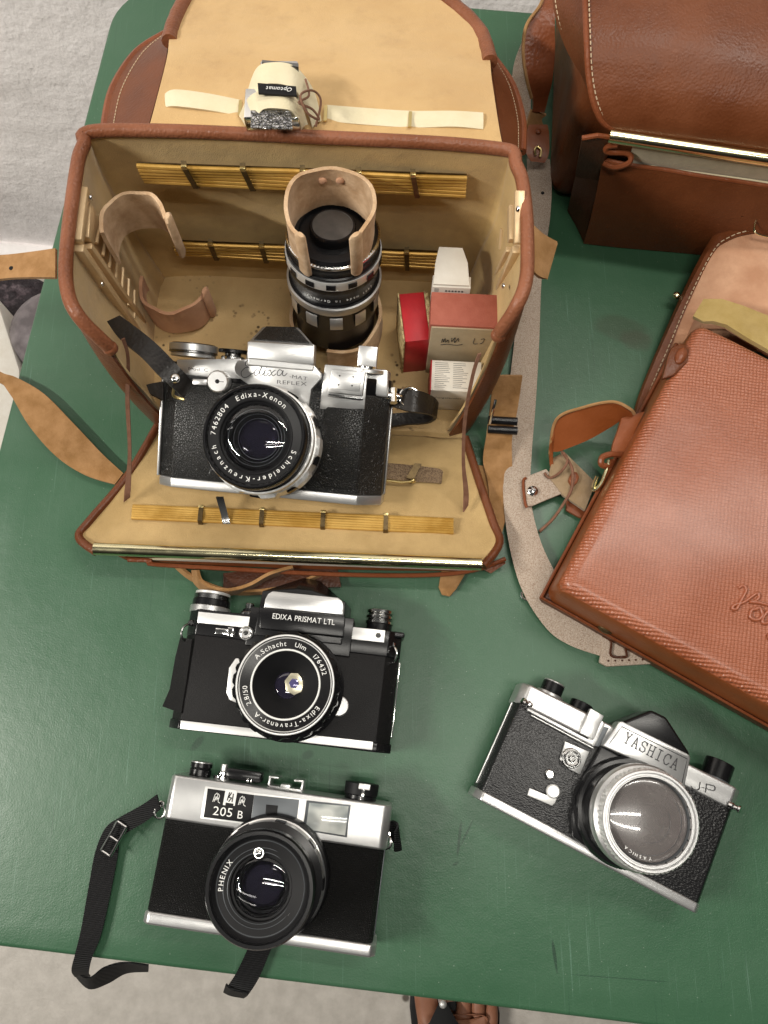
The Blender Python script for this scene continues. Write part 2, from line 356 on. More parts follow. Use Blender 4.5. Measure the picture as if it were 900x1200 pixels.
        bot = [rows[i][j]-nr[i][j]*th/2 for i in range(a) for j in range(b)]
        fs = []; N_ = a*b
        for i in range(a-1):
            for j in range(b-1):
                q = (i*b+j, (i+1)*b+j, (i+1)*b+j+1, i*b+j+1); fs.append(q); fs.append(tuple(x+N_ for x in q[::-1]))
        o0 = len(s.f); s.add(top+bot, fs)
        side = []
        bd = [i*b for i in range(a)]+[(a-1)*b+j for j in range(1, b)]+[i*b+b-1 for i in range(a-2, -1, -1)]+[j for j in range(b-2, 0, -1)]
        for q in range(len(bd)):
            x, y = bd[q], bd[(q+1) % len(bd)]; side.append((y, x, x+N_, y+N_))
        cu = s.cur
        if edge: s.m(edge)
        o = len(s.v)-2*N_
        for f in side: s.f.append(tuple(i+o for i in f)); s.mi.append(s.cur)
        s.cur = cu
        return s
    def build(s, name, mats=None, parent=None, ang=38, flat=False, world=True, bev=0):
        me = bpy.data.meshes.new(name)
        V = [Vector(v)*s.k for v in s.v]
        if parent is not None and s.k == 1.:
            inv = ROOT[parent.name].matrix_world.inverted(); V = [inv@v for v in V]
        me.from_pydata([tuple(v) for v in V], [], s.f); me.update()
        if isinstance(mats, str): mats = [mats]
        names = s.mats if s.mats else mats
        if mats and s.mats and mats != s.mats: names = s.mats
        for q in names: me.materials.append(Mt[q])
        if len(names) > 1 or s.mats:
            me.polygons.foreach_set('material_index', [min(i, len(names)-1) for i in s.mi])
        bm = bmesh.new(); bm.from_mesh(me); bmesh.ops.remove_doubles(bm, verts=bm.verts, dist=1e-7)
        bmesh.ops.recalc_face_normals(bm, faces=bm.faces); bm.to_mesh(me); bm.free()
        if not flat:
            me.polygons.foreach_set('use_smooth', [True]*len(me.polygons)); me.set_sharp_from_angle(angle=rad(ang))
        o = bpy.data.objects.new(name, me); col.objects.link(o)
        if parent is not None: o.parent = parent; ROOT[o.name] = ROOT[parent.name]
        else: ROOT[o.name] = o
        if bev:
            md = o.modifiers.new('bevel', 'BEVEL'); md.width = bev; md.segments = 2; md.limit_method = 'ANGLE'; md.harden_normals = True
        return o
def s_(b): return .001/b.k if b.k == 1. else 1.
ROOT = {}
def thing(name, label, cat, M=None, group=None, kind=None):
    o = bpy.data.objects.new(name, None); col.objects.link(o); o.empty_display_size = .02
    if M is not None: o.matrix_world = M if isinstance(M, Matrix) else Matrix.Translation(M)
    o['label'] = label; o['category'] = cat
    if group: o['group'] = group
    bpy.context.view_layer.update(); ROOT[o.name] = o
    return o
def tag(o, label, cat, group=None, kind=None):
    o['label'] = label
    if cat: o['category'] = cat
    if group: o['group'] = group
    if kind: o['kind'] = kind
    return o

def crom(pts, n=6, closed=False):
    pts = [Vector(p) for p in pts]; out = []; N_ = len(pts)
    for i in range(N_ if closed else N_-1):
        g = lambda k: pts[k % N_] if closed else pts[min(max(k, 0), N_-1)]
        p0, p1, p2, p3 = g(i-1), g(i), g(i+1), g(i+2)
        for k in range(n):
            t = k/n; out.append(.5*((2*p1)+(p2-p0)*t+(2*p0-5*p1+4*p2-p3)*t*t+(3*p1-p0-3*p2+p3)*t**3))
    if not closed: out.append(pts[-1])
    return out
def strap(pairs, n=6, cross=2, sag=0.):
    """pairs of (left px, left py, left h, right px, right py, right h) -> rows for sheet()"""
    L_ = crom([P(a, b, c) for a, b, c, *_ in pairs], n); R_ = crom([P(d, e, f) for _, _, _, d, e, f in pairs], n)
    return [[l.lerp(r, k/cross)+Vector((0, 0, sag*math.sin(math.pi*k/cross))) for k in range(cross+1)] for l, r in zip(L_, R_)]
def pxtube(pts, r, n=6, m=8):
    return dict(pts=crom([P(*p) for p in pts], n), r=r, n=m)

# ---- lettering
_cache = {}
def glyph(ch):
    if ch not in _cache:
        cu = bpy.data.curves.new('t', 'FONT'); cu.body = ch; cu.size = 1; cu.extrude = .02; cu.resolution_u = 3
        o = bpy.data.objects.new('t', cu); col.objects.link(o); bpy.context.view_layer.update()
        me = bpy.data.meshes.new_from_object(o.evaluated_get(bpy.context.evaluated_depsgraph_get()))
        vs = [tuple(v.co) for v in me.vertices]; fs = [tuple(p.vertices) for p in me.polygons]
        xs = [v[0] for v in vs] or [0, .3]
        _cache[ch] = (vs, fs, min(xs), max(xs)); bpy.data.objects.remove(o); bpy.data.meshes.remove(me)
    return _cache[ch]
def line_text(mb, s, x0, x1, y, size, z, rot=0., shear=0., thick=1., org=None):
    """s spread from x0 to x1 on the baseline y; rot in degrees about (x0, y)"""
    adv = []
    for ch in s:
        g = glyph(ch); adv.append(.32 if ch == ' ' else (g[3]-g[2])+.10)
    k = (x1-x0)/sum(adv); x = 0; c, si = math.cos(rad(rot)), math.sin(rad(rot))
    for ch, a in zip(s, adv):
        if ch != ' ':
            vs, fs, lo, hi = glyph(ch); sx = size if False else k
            out = []
            for v in vs:
                X = x+(v[0]-lo+.05)*k+shear*v[1]*size; Y = v[1]*size
                out.append((x0+X*c-Y*si, y+X*si+Y*c, z+v[2]*size*.6*thick))
            mb.add(out, fs)
        x += a*k
def arc_text(mb, s, a0, a1, r, size, z, cx=0, cy=0, ccw=False, axis=None):
    adv = []
    for ch in s:
        g = glyph(ch); adv.append(.32 if ch == ' ' else (g[3]-g[2])+.10)
    T = sum(adv); x = 0
    for ch, a in zip(s, adv):
        if ch != ' ':
            vs, fs, lo, hi = glyph(ch); A = rad(a0+(a1-a0)*(x+a/2)/T)
            tx = Vector((-math.sin(A), math.cos(A), 0))*(1 if ccw else -1); ty = Vector((math.cos(A), math.sin(A), 0))*(-1 if ccw else 1)
            cen = Vector((cx, cy, z))+Vector((math.cos(A), math.sin(A), 0))*r
            mb.add([cen+tx*((v[0]-(lo+hi)/2)*size)+ty*((v[1]-.35)*size)+Vector((0, 0, v[2]*size*.6)) for v in vs], fs)
        x += a
def strokes(mb, polys, fx, z, w, h=.25):
    """thin raised strokes: polylines in unit space mapped by fx -> (x, y)"""
    for pl in polys:
        pts = [Vector((*fx(*p), z)) for p in pl]
        for i in range(len(pts)-1):
            a, b = pts[i], pts[i+1]; t = (b-a)
            if t.length < 1e-6: continue
            t.normalize(); nn = Vector((-t.y, t.x, 0))*w/2; a2 = a-t*w*.35; b2 = b+t*w*.35; up = Vector((0, 0, h))
            mb.add([a2-nn, b2-nn, b2+nn, a2+nn, a2-nn+up, b2-nn+up, b2+nn+up, a2+nn+up],
                   [(4, 5, 6, 7), (0, 1, 5, 4), (1, 2, 6, 5), (2, 3, 7, 6), (3, 0, 4, 7)])

# ================================================================== setting
FLOOR = -.75
f = MB(); f.box(-4, 4, -3, 4, FLOOR-.05, FLOOR); o = f.build('floor', 'floor'); o['kind'] = 'structure'
tw = rad(-6.2)
tx = Vector((math.cos(tw), math.sin(tw), 0)); ty = Vector((-math.sin(tw), math.cos(tw), 0))
Wc = Vector((-.72, .90, 0))
nx, ny = 260, 130
rows = []
wn = random.Random(3)
from mathutils import noise as mnoise
for j in range(ny+1):
    r = []
    for i in range(nx+1):
        q = Vector((-1.2+3.4*i/nx, 0, FLOOR+2.3*j/ny)); d = mnoise.noise(q*6)*.006+max(mnoise.noise(Vector((q.x*16, 0, q.z*44)))-.12, 0)*.006+mnoise.noise(q*70)*.0006
        r.append(Wc+tx*(q.x)+ty*(-d)+Vector((0, 0, q.z)))
    rows.append(r)
wb = MB(); wb.sheet(rows, .05); wo = wb.build('wall', 'wall', ang=60)
tag(wo, 'rough white painted concrete wall behind the green table', 'wall')
tag((lambda b: (b.tube([Wc+tx*-1.2+ty*-.035+Vector((0, 0, FLOOR+.035)), Wc+tx*2.2+ty*-.035+Vector((0, 0, FLOOR+.035))], .022, 10), b.build('skirting_pipe', 'wall'))[1])(MB()),
    'pale grey pipe along the foot of the white wall', 'pipe')
# mottled heap and board on the floor beside the table (seen past the left edge)
b = MB()
hp = [(-60, 310), (0, 318), (50, 322), (58, 345), (44, 385), (30, 440), (10, 490), (-30, 420), (-70, 350)]
b.extr([tuple(P(x, y, FLOOR+.06)[:2]) for x, y in hp], FLOOR+.002, FLOOR+.06, 'z', .02, 4)
tag(b.build('cloth_bundle', 'mottled'), 'dark mottled cloth bundle on the floor left of the table', 'cloth')
b = MB()
pc = P(40, 385, FLOOR+.11); b.lathe([(.0001, .05), (.05, .046), (.070, .03), (.08, 0), (.08, -.05), (.0001, -.05)], pc+Vector((.045, -.015, 0)), (0, 0, 1), 40)
tag(b.build('round_lid', 'greyplastic'), 'round grey plastic lid on the dark mottled bundle', 'lid')
b = MB()
b.extr([tuple(P(x, y, FLOOR+.14)[:2]) for x, y in [(-90, 345), (-5, 345), (23, 432), (24, 480), (10, 640), (-90, 640)]], FLOOR+.002, FLOOR+.14, 'z', .006, 2)
tag(b.build('white_carton', 'whitecard'), 'plain off-white carton on the floor beside the dark bundle', 'carton')

# ---- table
T = thing('table', 'green vinyl topped table with rounded corners carrying the cameras and leather bags', 'table', Vector((.25, .23, 0)))
cNL = P(-3, 1112, 0); cNL = P(0, 1110, 0)
lft = (P(116.7, 71.7, 0)-P(0, 520, 0)).normalized(); near = (P(630, 1187, 0)-P(0, 1110, 0)).normalized(); far = (P(623, 13, 0)-P(540, 6.7, 0)); far = near.lerp(far.normalized(), .6).normalized()
def isect(a, u, b_, v):
    d = u.x*v.y-u.y*v.x; t = ((b_.x-a.x)*v.y-(b_.y-a.y)*v.x)/d; return a+u*t
A = isect(P(0, 520, 0), lft, P(0, 1110, 0), near); B = isect(P(0, 520, 0), lft, P(540, 6.7, 0), far)
Cc = B+far*1.3; D = A+near*1.32
def rounded(ps, rs, n=10):
    out = []
    for i, p in enumerate(ps):
        a, c = ps[i-1], ps[(i+1) % len(ps)]; u = (a-p).normalized(); v = (c-p).normalized(); r = rs[i]
        h = math.acos(u.dot(v))/2; d = r/math.tan(h); s0, s1 = p+u*d, p+v*d
        cen = p+(u+v).normalized()*(r/math.sin(h))
        a0 = math.atan2(s0.y-cen.y, s0.x-cen.x); a1 = math.atan2(s1.y-cen.y, s1.x-cen.x)
        da = (a1-a0+math.pi) % (2*math.pi)-math.pi
        out += [(cen.x+r*math.cos(a0+da*k/n), cen.y+r*math.sin(a0+da*k/n)) for k in range(n+1)]
    return out
op = rounded([A, B, Cc, D], [.055]*4)
b = MB(); b.extr(op, -.022, 0, 'z', .003, 3); b.build('tabletop', 'green', T, ang=50)
def inset(poly, d):
    c = Vector((sum(p[0] for p in poly)/len(poly), sum(p[1] for p in poly)/len(poly)))
    return [tuple(c+(Vector(p)-c)*(1-d)) for p in poly]
b = MB(); b.extr(inset(op, .1), -.08, -.022, 'z', .002); b.build('apron', 'green_edge', T)
for p in (A, B, Cc, D):
    c = (A+B+Cc+D)/4; q = p.lerp(c, .14); b = MB(); b.box(q.x-.02, q.x+.02, q.y-.02, q.y+.02, FLOOR, -.075, .003); b.build('leg', 'leg', T)

# ================================================================== CAMERA: black bodied reflex, middle row
def C1(u, v): return (180+u/5.625, 670+v/5.625)
def C2(u, v): return (330+u/5.456, 670+v/5.456)
def C3(u, v): return (160+u/5.456, 880+v/5.456)
def C4(u, v): return (310+u/4.617, 880+v/4.617)
def C5(u, v): return (550+u/5.456, 780+v/5.456)
def C6(u, v): return (680+u/4.444, 810+v/4.444)
def C7(u, v): return (170+u/5, 370+v/5)
def C8(u, v): return (330+u/4.737, 370+v/4.737)
def ring(mb, c, r, t, z, n=64, m=8, ax=(0, 0, 1)):
    ax = Vector(ax).normalized(); u = ax.orthogonal().normalized(); v = ax.cross(u); c = Vector(c)+ax*z
    return mb.tube([c+u*r*math.cos(2*math.pi*k/n)+v*r*math.sin(2*math.pi*k/n) for k in range(n)], t, m, closed=True)
def lbox(mb, ps, p1, p2, z0, z1, bev=.3):
    a = ps.loc(p1, z1); c = ps.loc(p2, z1); return mb.box(a[0], c[0], a[1], c[1], z0, z1, bev)
def lpoly(mb, ps, pts, z0, z1, bev=.3):
    return mb.extr([ps.loc(p, z1) for p in pts], z0, z1, 'z', bev)
def cyl(mb, c, r, z0, z1, bev=.5, n=40, ax=(0, 0, 1), scal=None):
    return mb.lathe([(.001, z0), (r-bev*.3, z0), (r, z0+bev*.3), (r, z1-bev), (r-bev, z1), (.001, z1)], c, ax, n, scal)

m0 = (P(195.6, 849.6, .034)+P(458, 881, .034))/2
pr = Pose(tuple(m0), -6.6)
K = thing('reflex_camera', 'black bodied reflex camera with short silver-ringed lens, between open bag and rangefinder camera', 'camera', pr.mat, 'film cameras on the green table')
b = MB(.001); b.extr([(-63, 0), (61, 0), (70, -9), (70, -30), (66, -33), (-67, -33), (-71, -30), (-71, -9)], 4, 58, 'y', .6); body = b.build('body', 'finegrain', K)
b = MB(.001); b.extr([(-64, -.3), (62, -.3), (70.5, -9), (70.5, -30), (66, -33), (-67, -33), (-71.5, -30), (-71.5, -9)], 57.8, 75, 'y', .8)
b.box(-30, 38, 55, 80, -28, 1.5, .6)
b.build('top_housing', 'black', K)
b = MB(.001); b.extr([(-64, .2), (62, .2), (71, -9), (71, -31), (66, -34), (-67, -34), (-72, -31), (-72, -9)], -1.5, 4.2, 'y', .6); b.build('base_plate', 'black', K)
b = MB(.001); lpoly(b, pr, [C1(178, 980), C1(175, 1035), C2(580, 1140), C2(585, 1088)], -.5, .9, .2); b.build('base_trim', 'whitesatin', K)
b = MB(.001)
lpoly(b, pr, [C1(295, 263), C1(287, 335), C1(690, 377), C1(697, 303)], -.6, .6, .2); b.build('top_trim', 'whitesatin', K); b = MB(.001)
lpoly(b, pr, [C2(400, 347), C2(393, 425), C2(655, 453), C2(663, 375)], -.6, .6, .2)
b.build('top_trim', 'whitesatin', K)
# lens
lc = pr.loc((337, 801), 32); LX, LY = lc[0]-1.5, lc[1]-.5
b = MB(.001).m('black')
b.lathe([(34, 0), (34, 5), (32, 6), (29, 8), (29, 12), (32.2, 13), (32.2, 26), (31, 27.5), (30.3, 28), (30.3, 31), (29.7, 31.6)], (LX, LY, 0), n=96, scal=(1.3, 24, 12.5, 26.5))
b.m('whitesatin'); b.lathe([(29.7, 31.6), (29.3, 31.9), (28.7, 31.9), (28.5, 31.3)], (LX, LY, 0), n=96)
b.m('black').lathe([(28.5, 31.3), (27.9, 31.1)], (LX, LY, 0), n=96)
b.m('whitesatin').lathe([(27.9, 31.1), (27.6, 31.3), (27.3, 31.0)], (LX, LY, 0), n=96)
b.m('black').lathe([(27.3, 31.0), (21.2, 29.6)], (LX, LY, 0), n=96)
b.m('white').lathe([(21.2, 29.6), (20.9, 30), (20.2, 30), (20.0, 29.4)], (LX, LY, 0), n=96)
b.m('mattblack').lathe([(20.0, 29.4), (14, 24), (9.5, 20), (8, 18), (.01, 17)], (LX, LY, 0), n=96)
lens = b.build('lens', 'black', K, ang=25)
b = MB(.001)
arc_text(b, 'A.Schacht', 148, 96, 24.3, 4.3, 30.55, LX, LY); arc_text(b, 'Ulm', 85, 66, 24.3, 4.3, 30.55, LX, LY)
arc_text(b, '176432', 52, 19, 24.3, 4.3, 30.55, LX, LY); arc_text(b, 'Edixa-Travenar-A', -26, -131, 24.3, 4.3, 30.55, LX, LY); arc_text(b, '2.8/50', -143, -172, 24.3, 4.3, 30.55, LX, LY)
b.build('lettering', 'white', lens, flat=True)
b = MB(.001); b.dome(8.2, (LX, LY, 18), 1.5); b.build('front_element', 'coated', lens)
ic = pr.loc(C2(85, 715), 20)
b = MB(.001); b.extr([(ic[0]+6.6*math.cos(a*2*math.pi/7+.3), ic[1]+7*math.sin(a*2*math.pi/7+.3)) for a in range(7)], 19.2, 20.0, 'z', .2); b.build('iris', 'iris', lens)
b = MB(.001); b.extr([(ic[0]-.5+3.2*math.cos(a*2*math.pi/6), ic[1]+3.2*math.sin(a*2*math.pi/6)) for a in range(6)], 19.9, 20.3, 'z', .1); b.build('rear_element', 'irisblue', lens)
# nameplate, prism
b = MB(.001).m('black'); lpoly(b, pr, [C1(700, 236), C2(405, 283), C2(395, 418), C1(697, 372)], -2, 9, .8)
b.build('nameplate', 'black', K)
b = MB(.001); a = pr.loc(C1(780, 308), 9); c = pr.loc(C2(340, 341), 9)
line_text(b, 'EDIXA PRISMAT LTL', a[0], c[0], a[1], 5.0, 9.05, rot=math.degrees(math.atan2(c[1]-a[1], c[0]-a[0]))); b.build('lettering', 'white', K, flat=True)
b = MB(.001); lpoly(b, pr, [C1(727, 236), C1(735, 180), C1(755, 145), C1(785, 127), C2(360, 165), C2(385, 185), C2(396, 215), C2(392, 276)], -3, 6, .6); b.build('prism_front', 'satin', K)
b = MB(.001); b.extr(([(-27, 62), (34, 62), (34, 90), (10, 107), (-2, 108), (-27, 92)], [(-25, 62), (32, 62), (31, 90), (8, 95), (-2, 95), (-24, 91)]), -26, 3, 'z', .7); b.build('prism_housing', 'black', K)
# controls
def ydial(mb, ps, pL, pR, z, steps):
    """stack of discs about the camera's vertical axis, edges seen at pixels pL..pR; steps: (material, r scale, y0, y1)"""
    a = ps.loc(pL, z); c = ps.loc(pR, z); x = (a[0]+c[0])/2; r = abs(c[0]-a[0])/2
    for (mt, k, y0, y1) in steps:
        mb.m(mt); mb.lathe([(.01, y0), (r*k-.3, y0), (r*k, y0+.3), (r*k, y1-.3), (r*k-.3, y1), (.01, y1)], (x, 0, z), (0, 1, 0), 48)
b = MB(.001); ydial(b, pr, C1(245, 235), C1(510, 235), -15, [('satin', 1, 74, 78.5), ('black', .93, 78.5, 83), ('darkchrome', .90, 83, 86.5), ('whitesatin', .86, 86.5, 88.5)]); b.build('advance_dial', 'black', K)
b = MB(.001); ydial(b, pr, C1(575, 240), C1(690, 240), -14, [('chrome', .9, 74, 78), ('black', .7, 77, 80), ('chrome', .5, 80, 84)]); b.build('shutter_button', 'chrome', K)
b = MB(.001); ydial(b, pr, C2(540, 290), C2(722, 290), -15, [('black', .9, 74, 80), ('chrome', 1, 80, 82), ('darkchrome', .85, 82, 83.6), ('chrome', 1, 83.6, 85.6), ('darkchrome', .85, 85.6, 87), ('chrome', .96, 87, 89.3)]); b.build('rewind_knob', 'chrome', K)
b = MB(.001); a = pr.loc(C2(455, 330), -12); c = pr.loc(C2(790, 370), -12); b.box(a[0], c[0], a[1]-7, a[1]-3, -26, -4, 1.5); b.build('lever_plate', 'black', K)
def lug(ps, K, p, r, mt, z=-1, t=.7):
    a = ps.loc(p, z); b = MB(.001); ring(b, (a[0], a[1]-1.5, z), r, t, 0, 28, 8, (.75 if a[0] < 0 else -.75, 0, .65)); cyl(b, (a[0], a[1]+r*.9, z-2), 2., 0, 2.6); b.build('strap_ring', mt, K)
lug(pr, K, C1(235, 390), 5.8, 'darkchrome', -4); lug(pr, K, C2(700, 515), 5.6, 'chrome', -4)
b = MB(.001); a = pr.loc(C1(608, 403), 3); cyl(b, (*a, 0), 4.6, 0, 3); b.m('darkchrome') if False else None; b.build('flash_socket', 'satin', K)
b = MB(.001); ring(b, (*a, 0), 3.4, .5, 3.1, 32); cyl(b, (*a, 0), 1.6, 2.5, 4.0); b.build('socket_ring', 'chrome', K)
b = MB(.001); lpoly(b, pr, [C1(410, 370), C1(403, 408), C1(490, 418), C1(492, 378)], -.5, 1.8, .3); lpoly(b, pr, [C1(492, 365), C1(488, 422), C1(522, 430), C1(528, 370)], -.5, 2.2, .3); b.build('selector', 'chrome', K)
b = MB(.001)
for p in (C1(665, 340), C2(618, 407)): a = pr.loc(p, .6); cyl(b, (*a, 0), 1.7, .4, 1.2, .3)
b.build('screw', 'chrome', K)
b = MB(.001); lpoly(b, pr, [C1(560, 570), C1(540, 570), C1(497, 632), C1(478, 795), C1(500, 845), C1(545, 865), C1(570, 840), C1(590, 700)], 0, 4, .6); b.build('mount_lever', 'whitesatin', K)
b = MB(.001); a = pr.loc(C2(365, 858), 3); cyl(b, (*a, 0), 6.4, 0, 3.2, .6); b.build('stop_down_button', 'satin', K)
b = MB(.001)
q = [C1(175, 430), C1(268, 450), C1(232, 720), C1(198, 935), C1(95, 917), C1(40, 885), C1(98, 770), C1(140, 560)]
pts = [(*pr.loc(p, -4), z) for p, z in zip(q, [-6, .6, .6, .6, -6, -12, -9, -7])]
rws = [[pts[0], pts[1]], [pts[7], pts[2]], [pts[6], tuple(Vector(pts[2]).lerp(Vector(pts[3]), .5))], [pts[5], pts[3]]]
b.sheet([[Vector(r[0]).lerp(Vector(r[1]), t) for t in (0, .5, 1)] for r in rws], 1.2); b.build('side_leather', 'finegrain', K)
b = MB(.001)
for y in (30, ): b.box(70.3, 71.2, 8, 56, -11, -9, .3)
b.build('back_hinge', 'chrome', K)

# ================================================================== CAMERA: rangefinder, bottom left
m0 = (P(170, 1080, .034)+P(437, 1120, .034))/2
ph = Pose(tuple(m0), -7.8)
K = thing('rangefinder_camera', 'silver topped rangefinder camera with black webbing strap, nearest the front table edge', 'camera', ph.mat, 'film cameras on the green table')
b = MB(.001); b.extr([(-67, -1), (64, -1), (67, -5), (67, -31), (-67, -31), (-69, -28), (-69, -4)], 5.5, 57, 'y', 1.0); b.build('body', 'ribbed', K)
b = MB(.001); b.extr([(-67, .2), (64, .2), (68.5, -4), (68.5, -30), (64, -32), (-66, -32), (-70, -29), (-70, -3)], 57, 83, 'y', 1.6, 3); b.build('top_plate', 'satin', K, ang=50)
b = MB(.001); b.extr([(-67, .2), (66, .2), (69.5, -4), (69.5, -30), (66, -32), (-66, -32), (-69, -29), (-70, -3)], -1.5, 5.6, 'y', 1.4, 3); b.build('base_plate', 'satin', K, ang=50)
b = MB(.001); lpoly(b, ph, [C3(440, 225), C3(408, 432), C4(205, 440), C4(228, 262)], 0, .8, .3)
b.build('window_frame', 'whitesatin', K)
b = MB(.001).m('mattblack'); lpoly(b, ph, [C3(455, 240), C3(428, 424), C3(728, 461), C3(752, 282)], .5, 1.1, .1)
b.build('name_window', 'mattblack', K)
b = MB(.001); lpoly(b, ph, [C3(753, 282), C3(729, 461), C4(168, 424), C4(188, 264)], .5, 1.1, .1); b.build('light_window', 'greyface', K)
b = MB(.001); lpoly(b, ph, [C4(8, 290), C4(4, 347), C4(66, 357), C4(72, 296)], .9, 1.5, .1); b.build('rangefinder_window', 'mattblack', K)
b = MB(.001); lpoly(b, ph, [C4(228, 268), C4(207, 430), C4(445, 468), C4(466, 294)], .3, 1.6, .3); vf = b.build('viewfinder', 'greyface', K)
b = MB(.001); lpoly(b, ph, [C4(242, 280), C4(222, 424), C4(436, 458), C4(455, 300)], 1.4, 2.0, .2); b.build('viewfinder_glass', 'window', vf)
b = MB(.001)
a = ph.loc(C3(482, 407), 1.2); c = ph.loc(C3(612, 422), 1.2); line_text(b, '205', a[0], c[0], a[1], 7.2, 1.2, rot=1.0)
a = ph.loc(C3(640, 430), 1.2); c = ph.loc(C3(680, 432), 1.2); line_text(b, 'B', a[0], c[0], a[1], 6.4, 1.2, rot=1.)
def phf(ox, oy, sx, sy): return lambda u, v: (ox+u*sx, oy+v*sy)
bird = [[(0, .1), (.12, .8), (.35, 1), (.5, .8), (.45, .3), (.62, .55), (.7, .15), (.95, .05)], [(.2, .15), (.25, .6), (.42, .62), (.3, .35)], [(.55, .95), (.75, .75), (.7, .4)], [(.1, .35), (.3, .3)]]
a = ph.loc(C3(487, 330), 1.2); strokes(b, bird, phf(a[0], a[1], 4.6, 5.8), 1.2, .36)
a = ph.loc(C3(650, 350), 1.2); strokes(b, bird, phf(a[0], a[1], 4.6, 5.8), 1.2, .36)
a = ph.loc(C3(552, 345), 1.2)
b.extr([(a[0], a[1]), (a[0]+1.5, a[1]), (a[0]+1.5, a[1]+1.6), (a[0]+6.4, a[1]+1.6), (a[0]+6.4, a[1]+.4), (a[0]+7.3, a[1]+.4), (a[0]+7.3, a[1]+8.4), (a[0]+6.6, a[1]+9.3), (a[0]+.6, a[1]+9.3), (a[0], a[1]+8.6)], 1.1, 1.4)
bk = MB(.001); strokes(bk, [[(.45, .1), (.62, .45), (.38, .5), (.55, .95)], [(.38, .95), (.30, .2)], [(.72, .1), (.72, .85)]], phf(a[0], a[1]+1.9, 7.3, 6.0), 1.38, .6); bk.build('emblem_mark', 'mattblack', K, flat=True)
b.build('lettering', 'white', K, flat=True)
# lens
fc = ph.loc((303, 1043), 44); bc = ph.loc((330, 1022), 4); bc = (fc[0]+1.5, fc[1]+.5)
ax_ = Vector((fc[0]-bc[0], fc[1]-bc[1], 42)).normalized(); O = (bc[0], bc[1], 0)
b = MB(.001).m('black').lathe([(35, 0), (35, 4), (34, 6.5), (33, 7), (33, 12)], O, ax_, 96)
b.m('chrome').lathe([(33, 12), (33.6, 12.4), (33.6, 13.4), (32.8, 13.8)], O, ax_, 96)
b.m('satin').lathe([(32.8, 13.8), (32.4, 21)], O, ax_, 96, mats=None)
b.m('black').lathe([(32.4, 21), (27.5, 23), (27.5, 30), (29.5, 33), (30.5, 34), (30.5, 40.5), (29.6, 42.2), (27.8, 42.2), (27.3, 41), (26.8, 40)], O, ax_, 96)
b.m('mattblack').lathe([(26.8, 40), (25.2, 38.5), (24.8, 38.5)], O, ax_, 96)
b.m('greyface').lathe([(24.8, 38.6), (24.5, 38.9), (24.2, 38.6)], O, ax_, 96)
b.m('mattblack').lathe([(24.2, 38.5), (19.2, 37.5), (17.5, 37.2), (16.9, 35.2), (15.8, 35.0), (15.2, 33), (14.0, 32.8), (13.3, 30.6), (12, 30.3), (11.3, 27), (.01, 26)], O, ax_, 96)
lens = b.build('lens', 'black', K, ang=25)
b = MB(.001)
for k in range(18):
    if k % 2 == 0: b.m('black').lathe([(32.8, 14.2), (33.3, 14.5), (33.1, 20.4), (32.5, 20.8)], O, ax_, 6, a0=k*20, a1=k*20+11)
b.build('grip_ring', 'black', lens)
b = MB(.001); arc_text(b, 'PHENIX', 193, 146, 21.8, 4.0, 38.3, fc[0], fc[1]); arc_text(b, '1:2.8 f=50mm', 28, -34, 22.0, 3.0, 38.3, fc[0], fc[1]); b.build('lettering', 'white', lens, flat=True)
a = ph.loc(C3(780, 655), 40); b = MB(.001); cyl(b, (a[0], a[1], 0), 3.1, 37, 38.9, .4); b.dome(2.4, (a[0], a[1], 38.8), 1.6); b.build('meter_cell', 'chrome', lens)
gl = Vector(O)+ax_*35.2
b = MB(.001); b.dome(16.5, gl-ax_*1.6, 4.2, ax_); b.build('front_element', 'glass', lens)
b = MB(.001); b.dome(11, Vector(O)+ax_*27.5, 3.5, ax_); b.build('rear_element', 'coated', lens)
b = MB(.001)
for r in (20.5, 18.2): ring(b, Vector((fc[0], fc[1], 0)), r, .18, 38.0 if r > 19 else 37.6, 72, 6)
b.build('trim_ring', 'greyface', lens)
# top controls
b = MB(.001); ydial(b, ph, C3(335, 150), C3(475, 150), -15, [('black', 1, 83, 87.5), ('mattblack', .9, 87.5, 88.4), ('black', 1, 88.4, 91), ('satin', .97, 91, 92)]); b.build('advance_knob', 'black', K)
b = MB(.001); ydial(b, ph, C3(485, 190), C3(610, 190), -13, [('chrome', .95, 83, 85.5), ('chrome', .55, 85.5, 88), ('satin', .34, 88, 92.5)]); b.build('shutter_button', 'chrome', K)
b = MB(.001); a = ph.loc(C3(585, 110), -13); c = ph.loc(C3(800, 205), -13); b.m('black').box(a[0], c[0], 84, a[1]+1, -21, -8, 2.2); b.m('chrome').box(c[0]-9, c[0]-7.6, 84, a[1]-4, -7.9, -7.2, .2); b.box(c[0]-6.4, c[0]-5.6, 84, a[1]-4, -7.9, -7.2, .2); b.build('advance_lever', 'black', K)
b = MB(.001); a = ph.loc(C4(22, 170), -8); c = ph.loc(C4(205, 220), -8)
for x in (a[0], c[0]-1.2): b.box(x, x+1.2, 83, 89.5, -24, -6, .3)
b.box(a[0], a[0]+6, 88.6, 89.8, -24, -6, .3); b.box(c[0]-6, c[0], 88.6, 89.8, -24, -6, .3); b.box(a[0], c[0], 83, 84.2, -24, -6, .2)
b.m('satin').box(a[0]+8, c[0]-8, 84, 86, -20, -6.5, .3); b.build('flash_shoe', 'chrome', K)
b = MB(.001); ydial(b, ph, C4(428, 240), C4(612, 240), -14, [('black', .95, 83, 86), ('mattblack', 1, 86, 93)]); a = ph.loc(C4(500, 205), -3); c = ph.loc(C4(545, 272), -3)
b.m('whitesatin').box(a[0]+1, a[0]+8, 90, 93.3, -5, 0, .3); b.m('chrome').box(a[0]+3, a[0]+5, 84, 90, -4, .2, .3); b.build('speed_dial', 'mattblack', K)
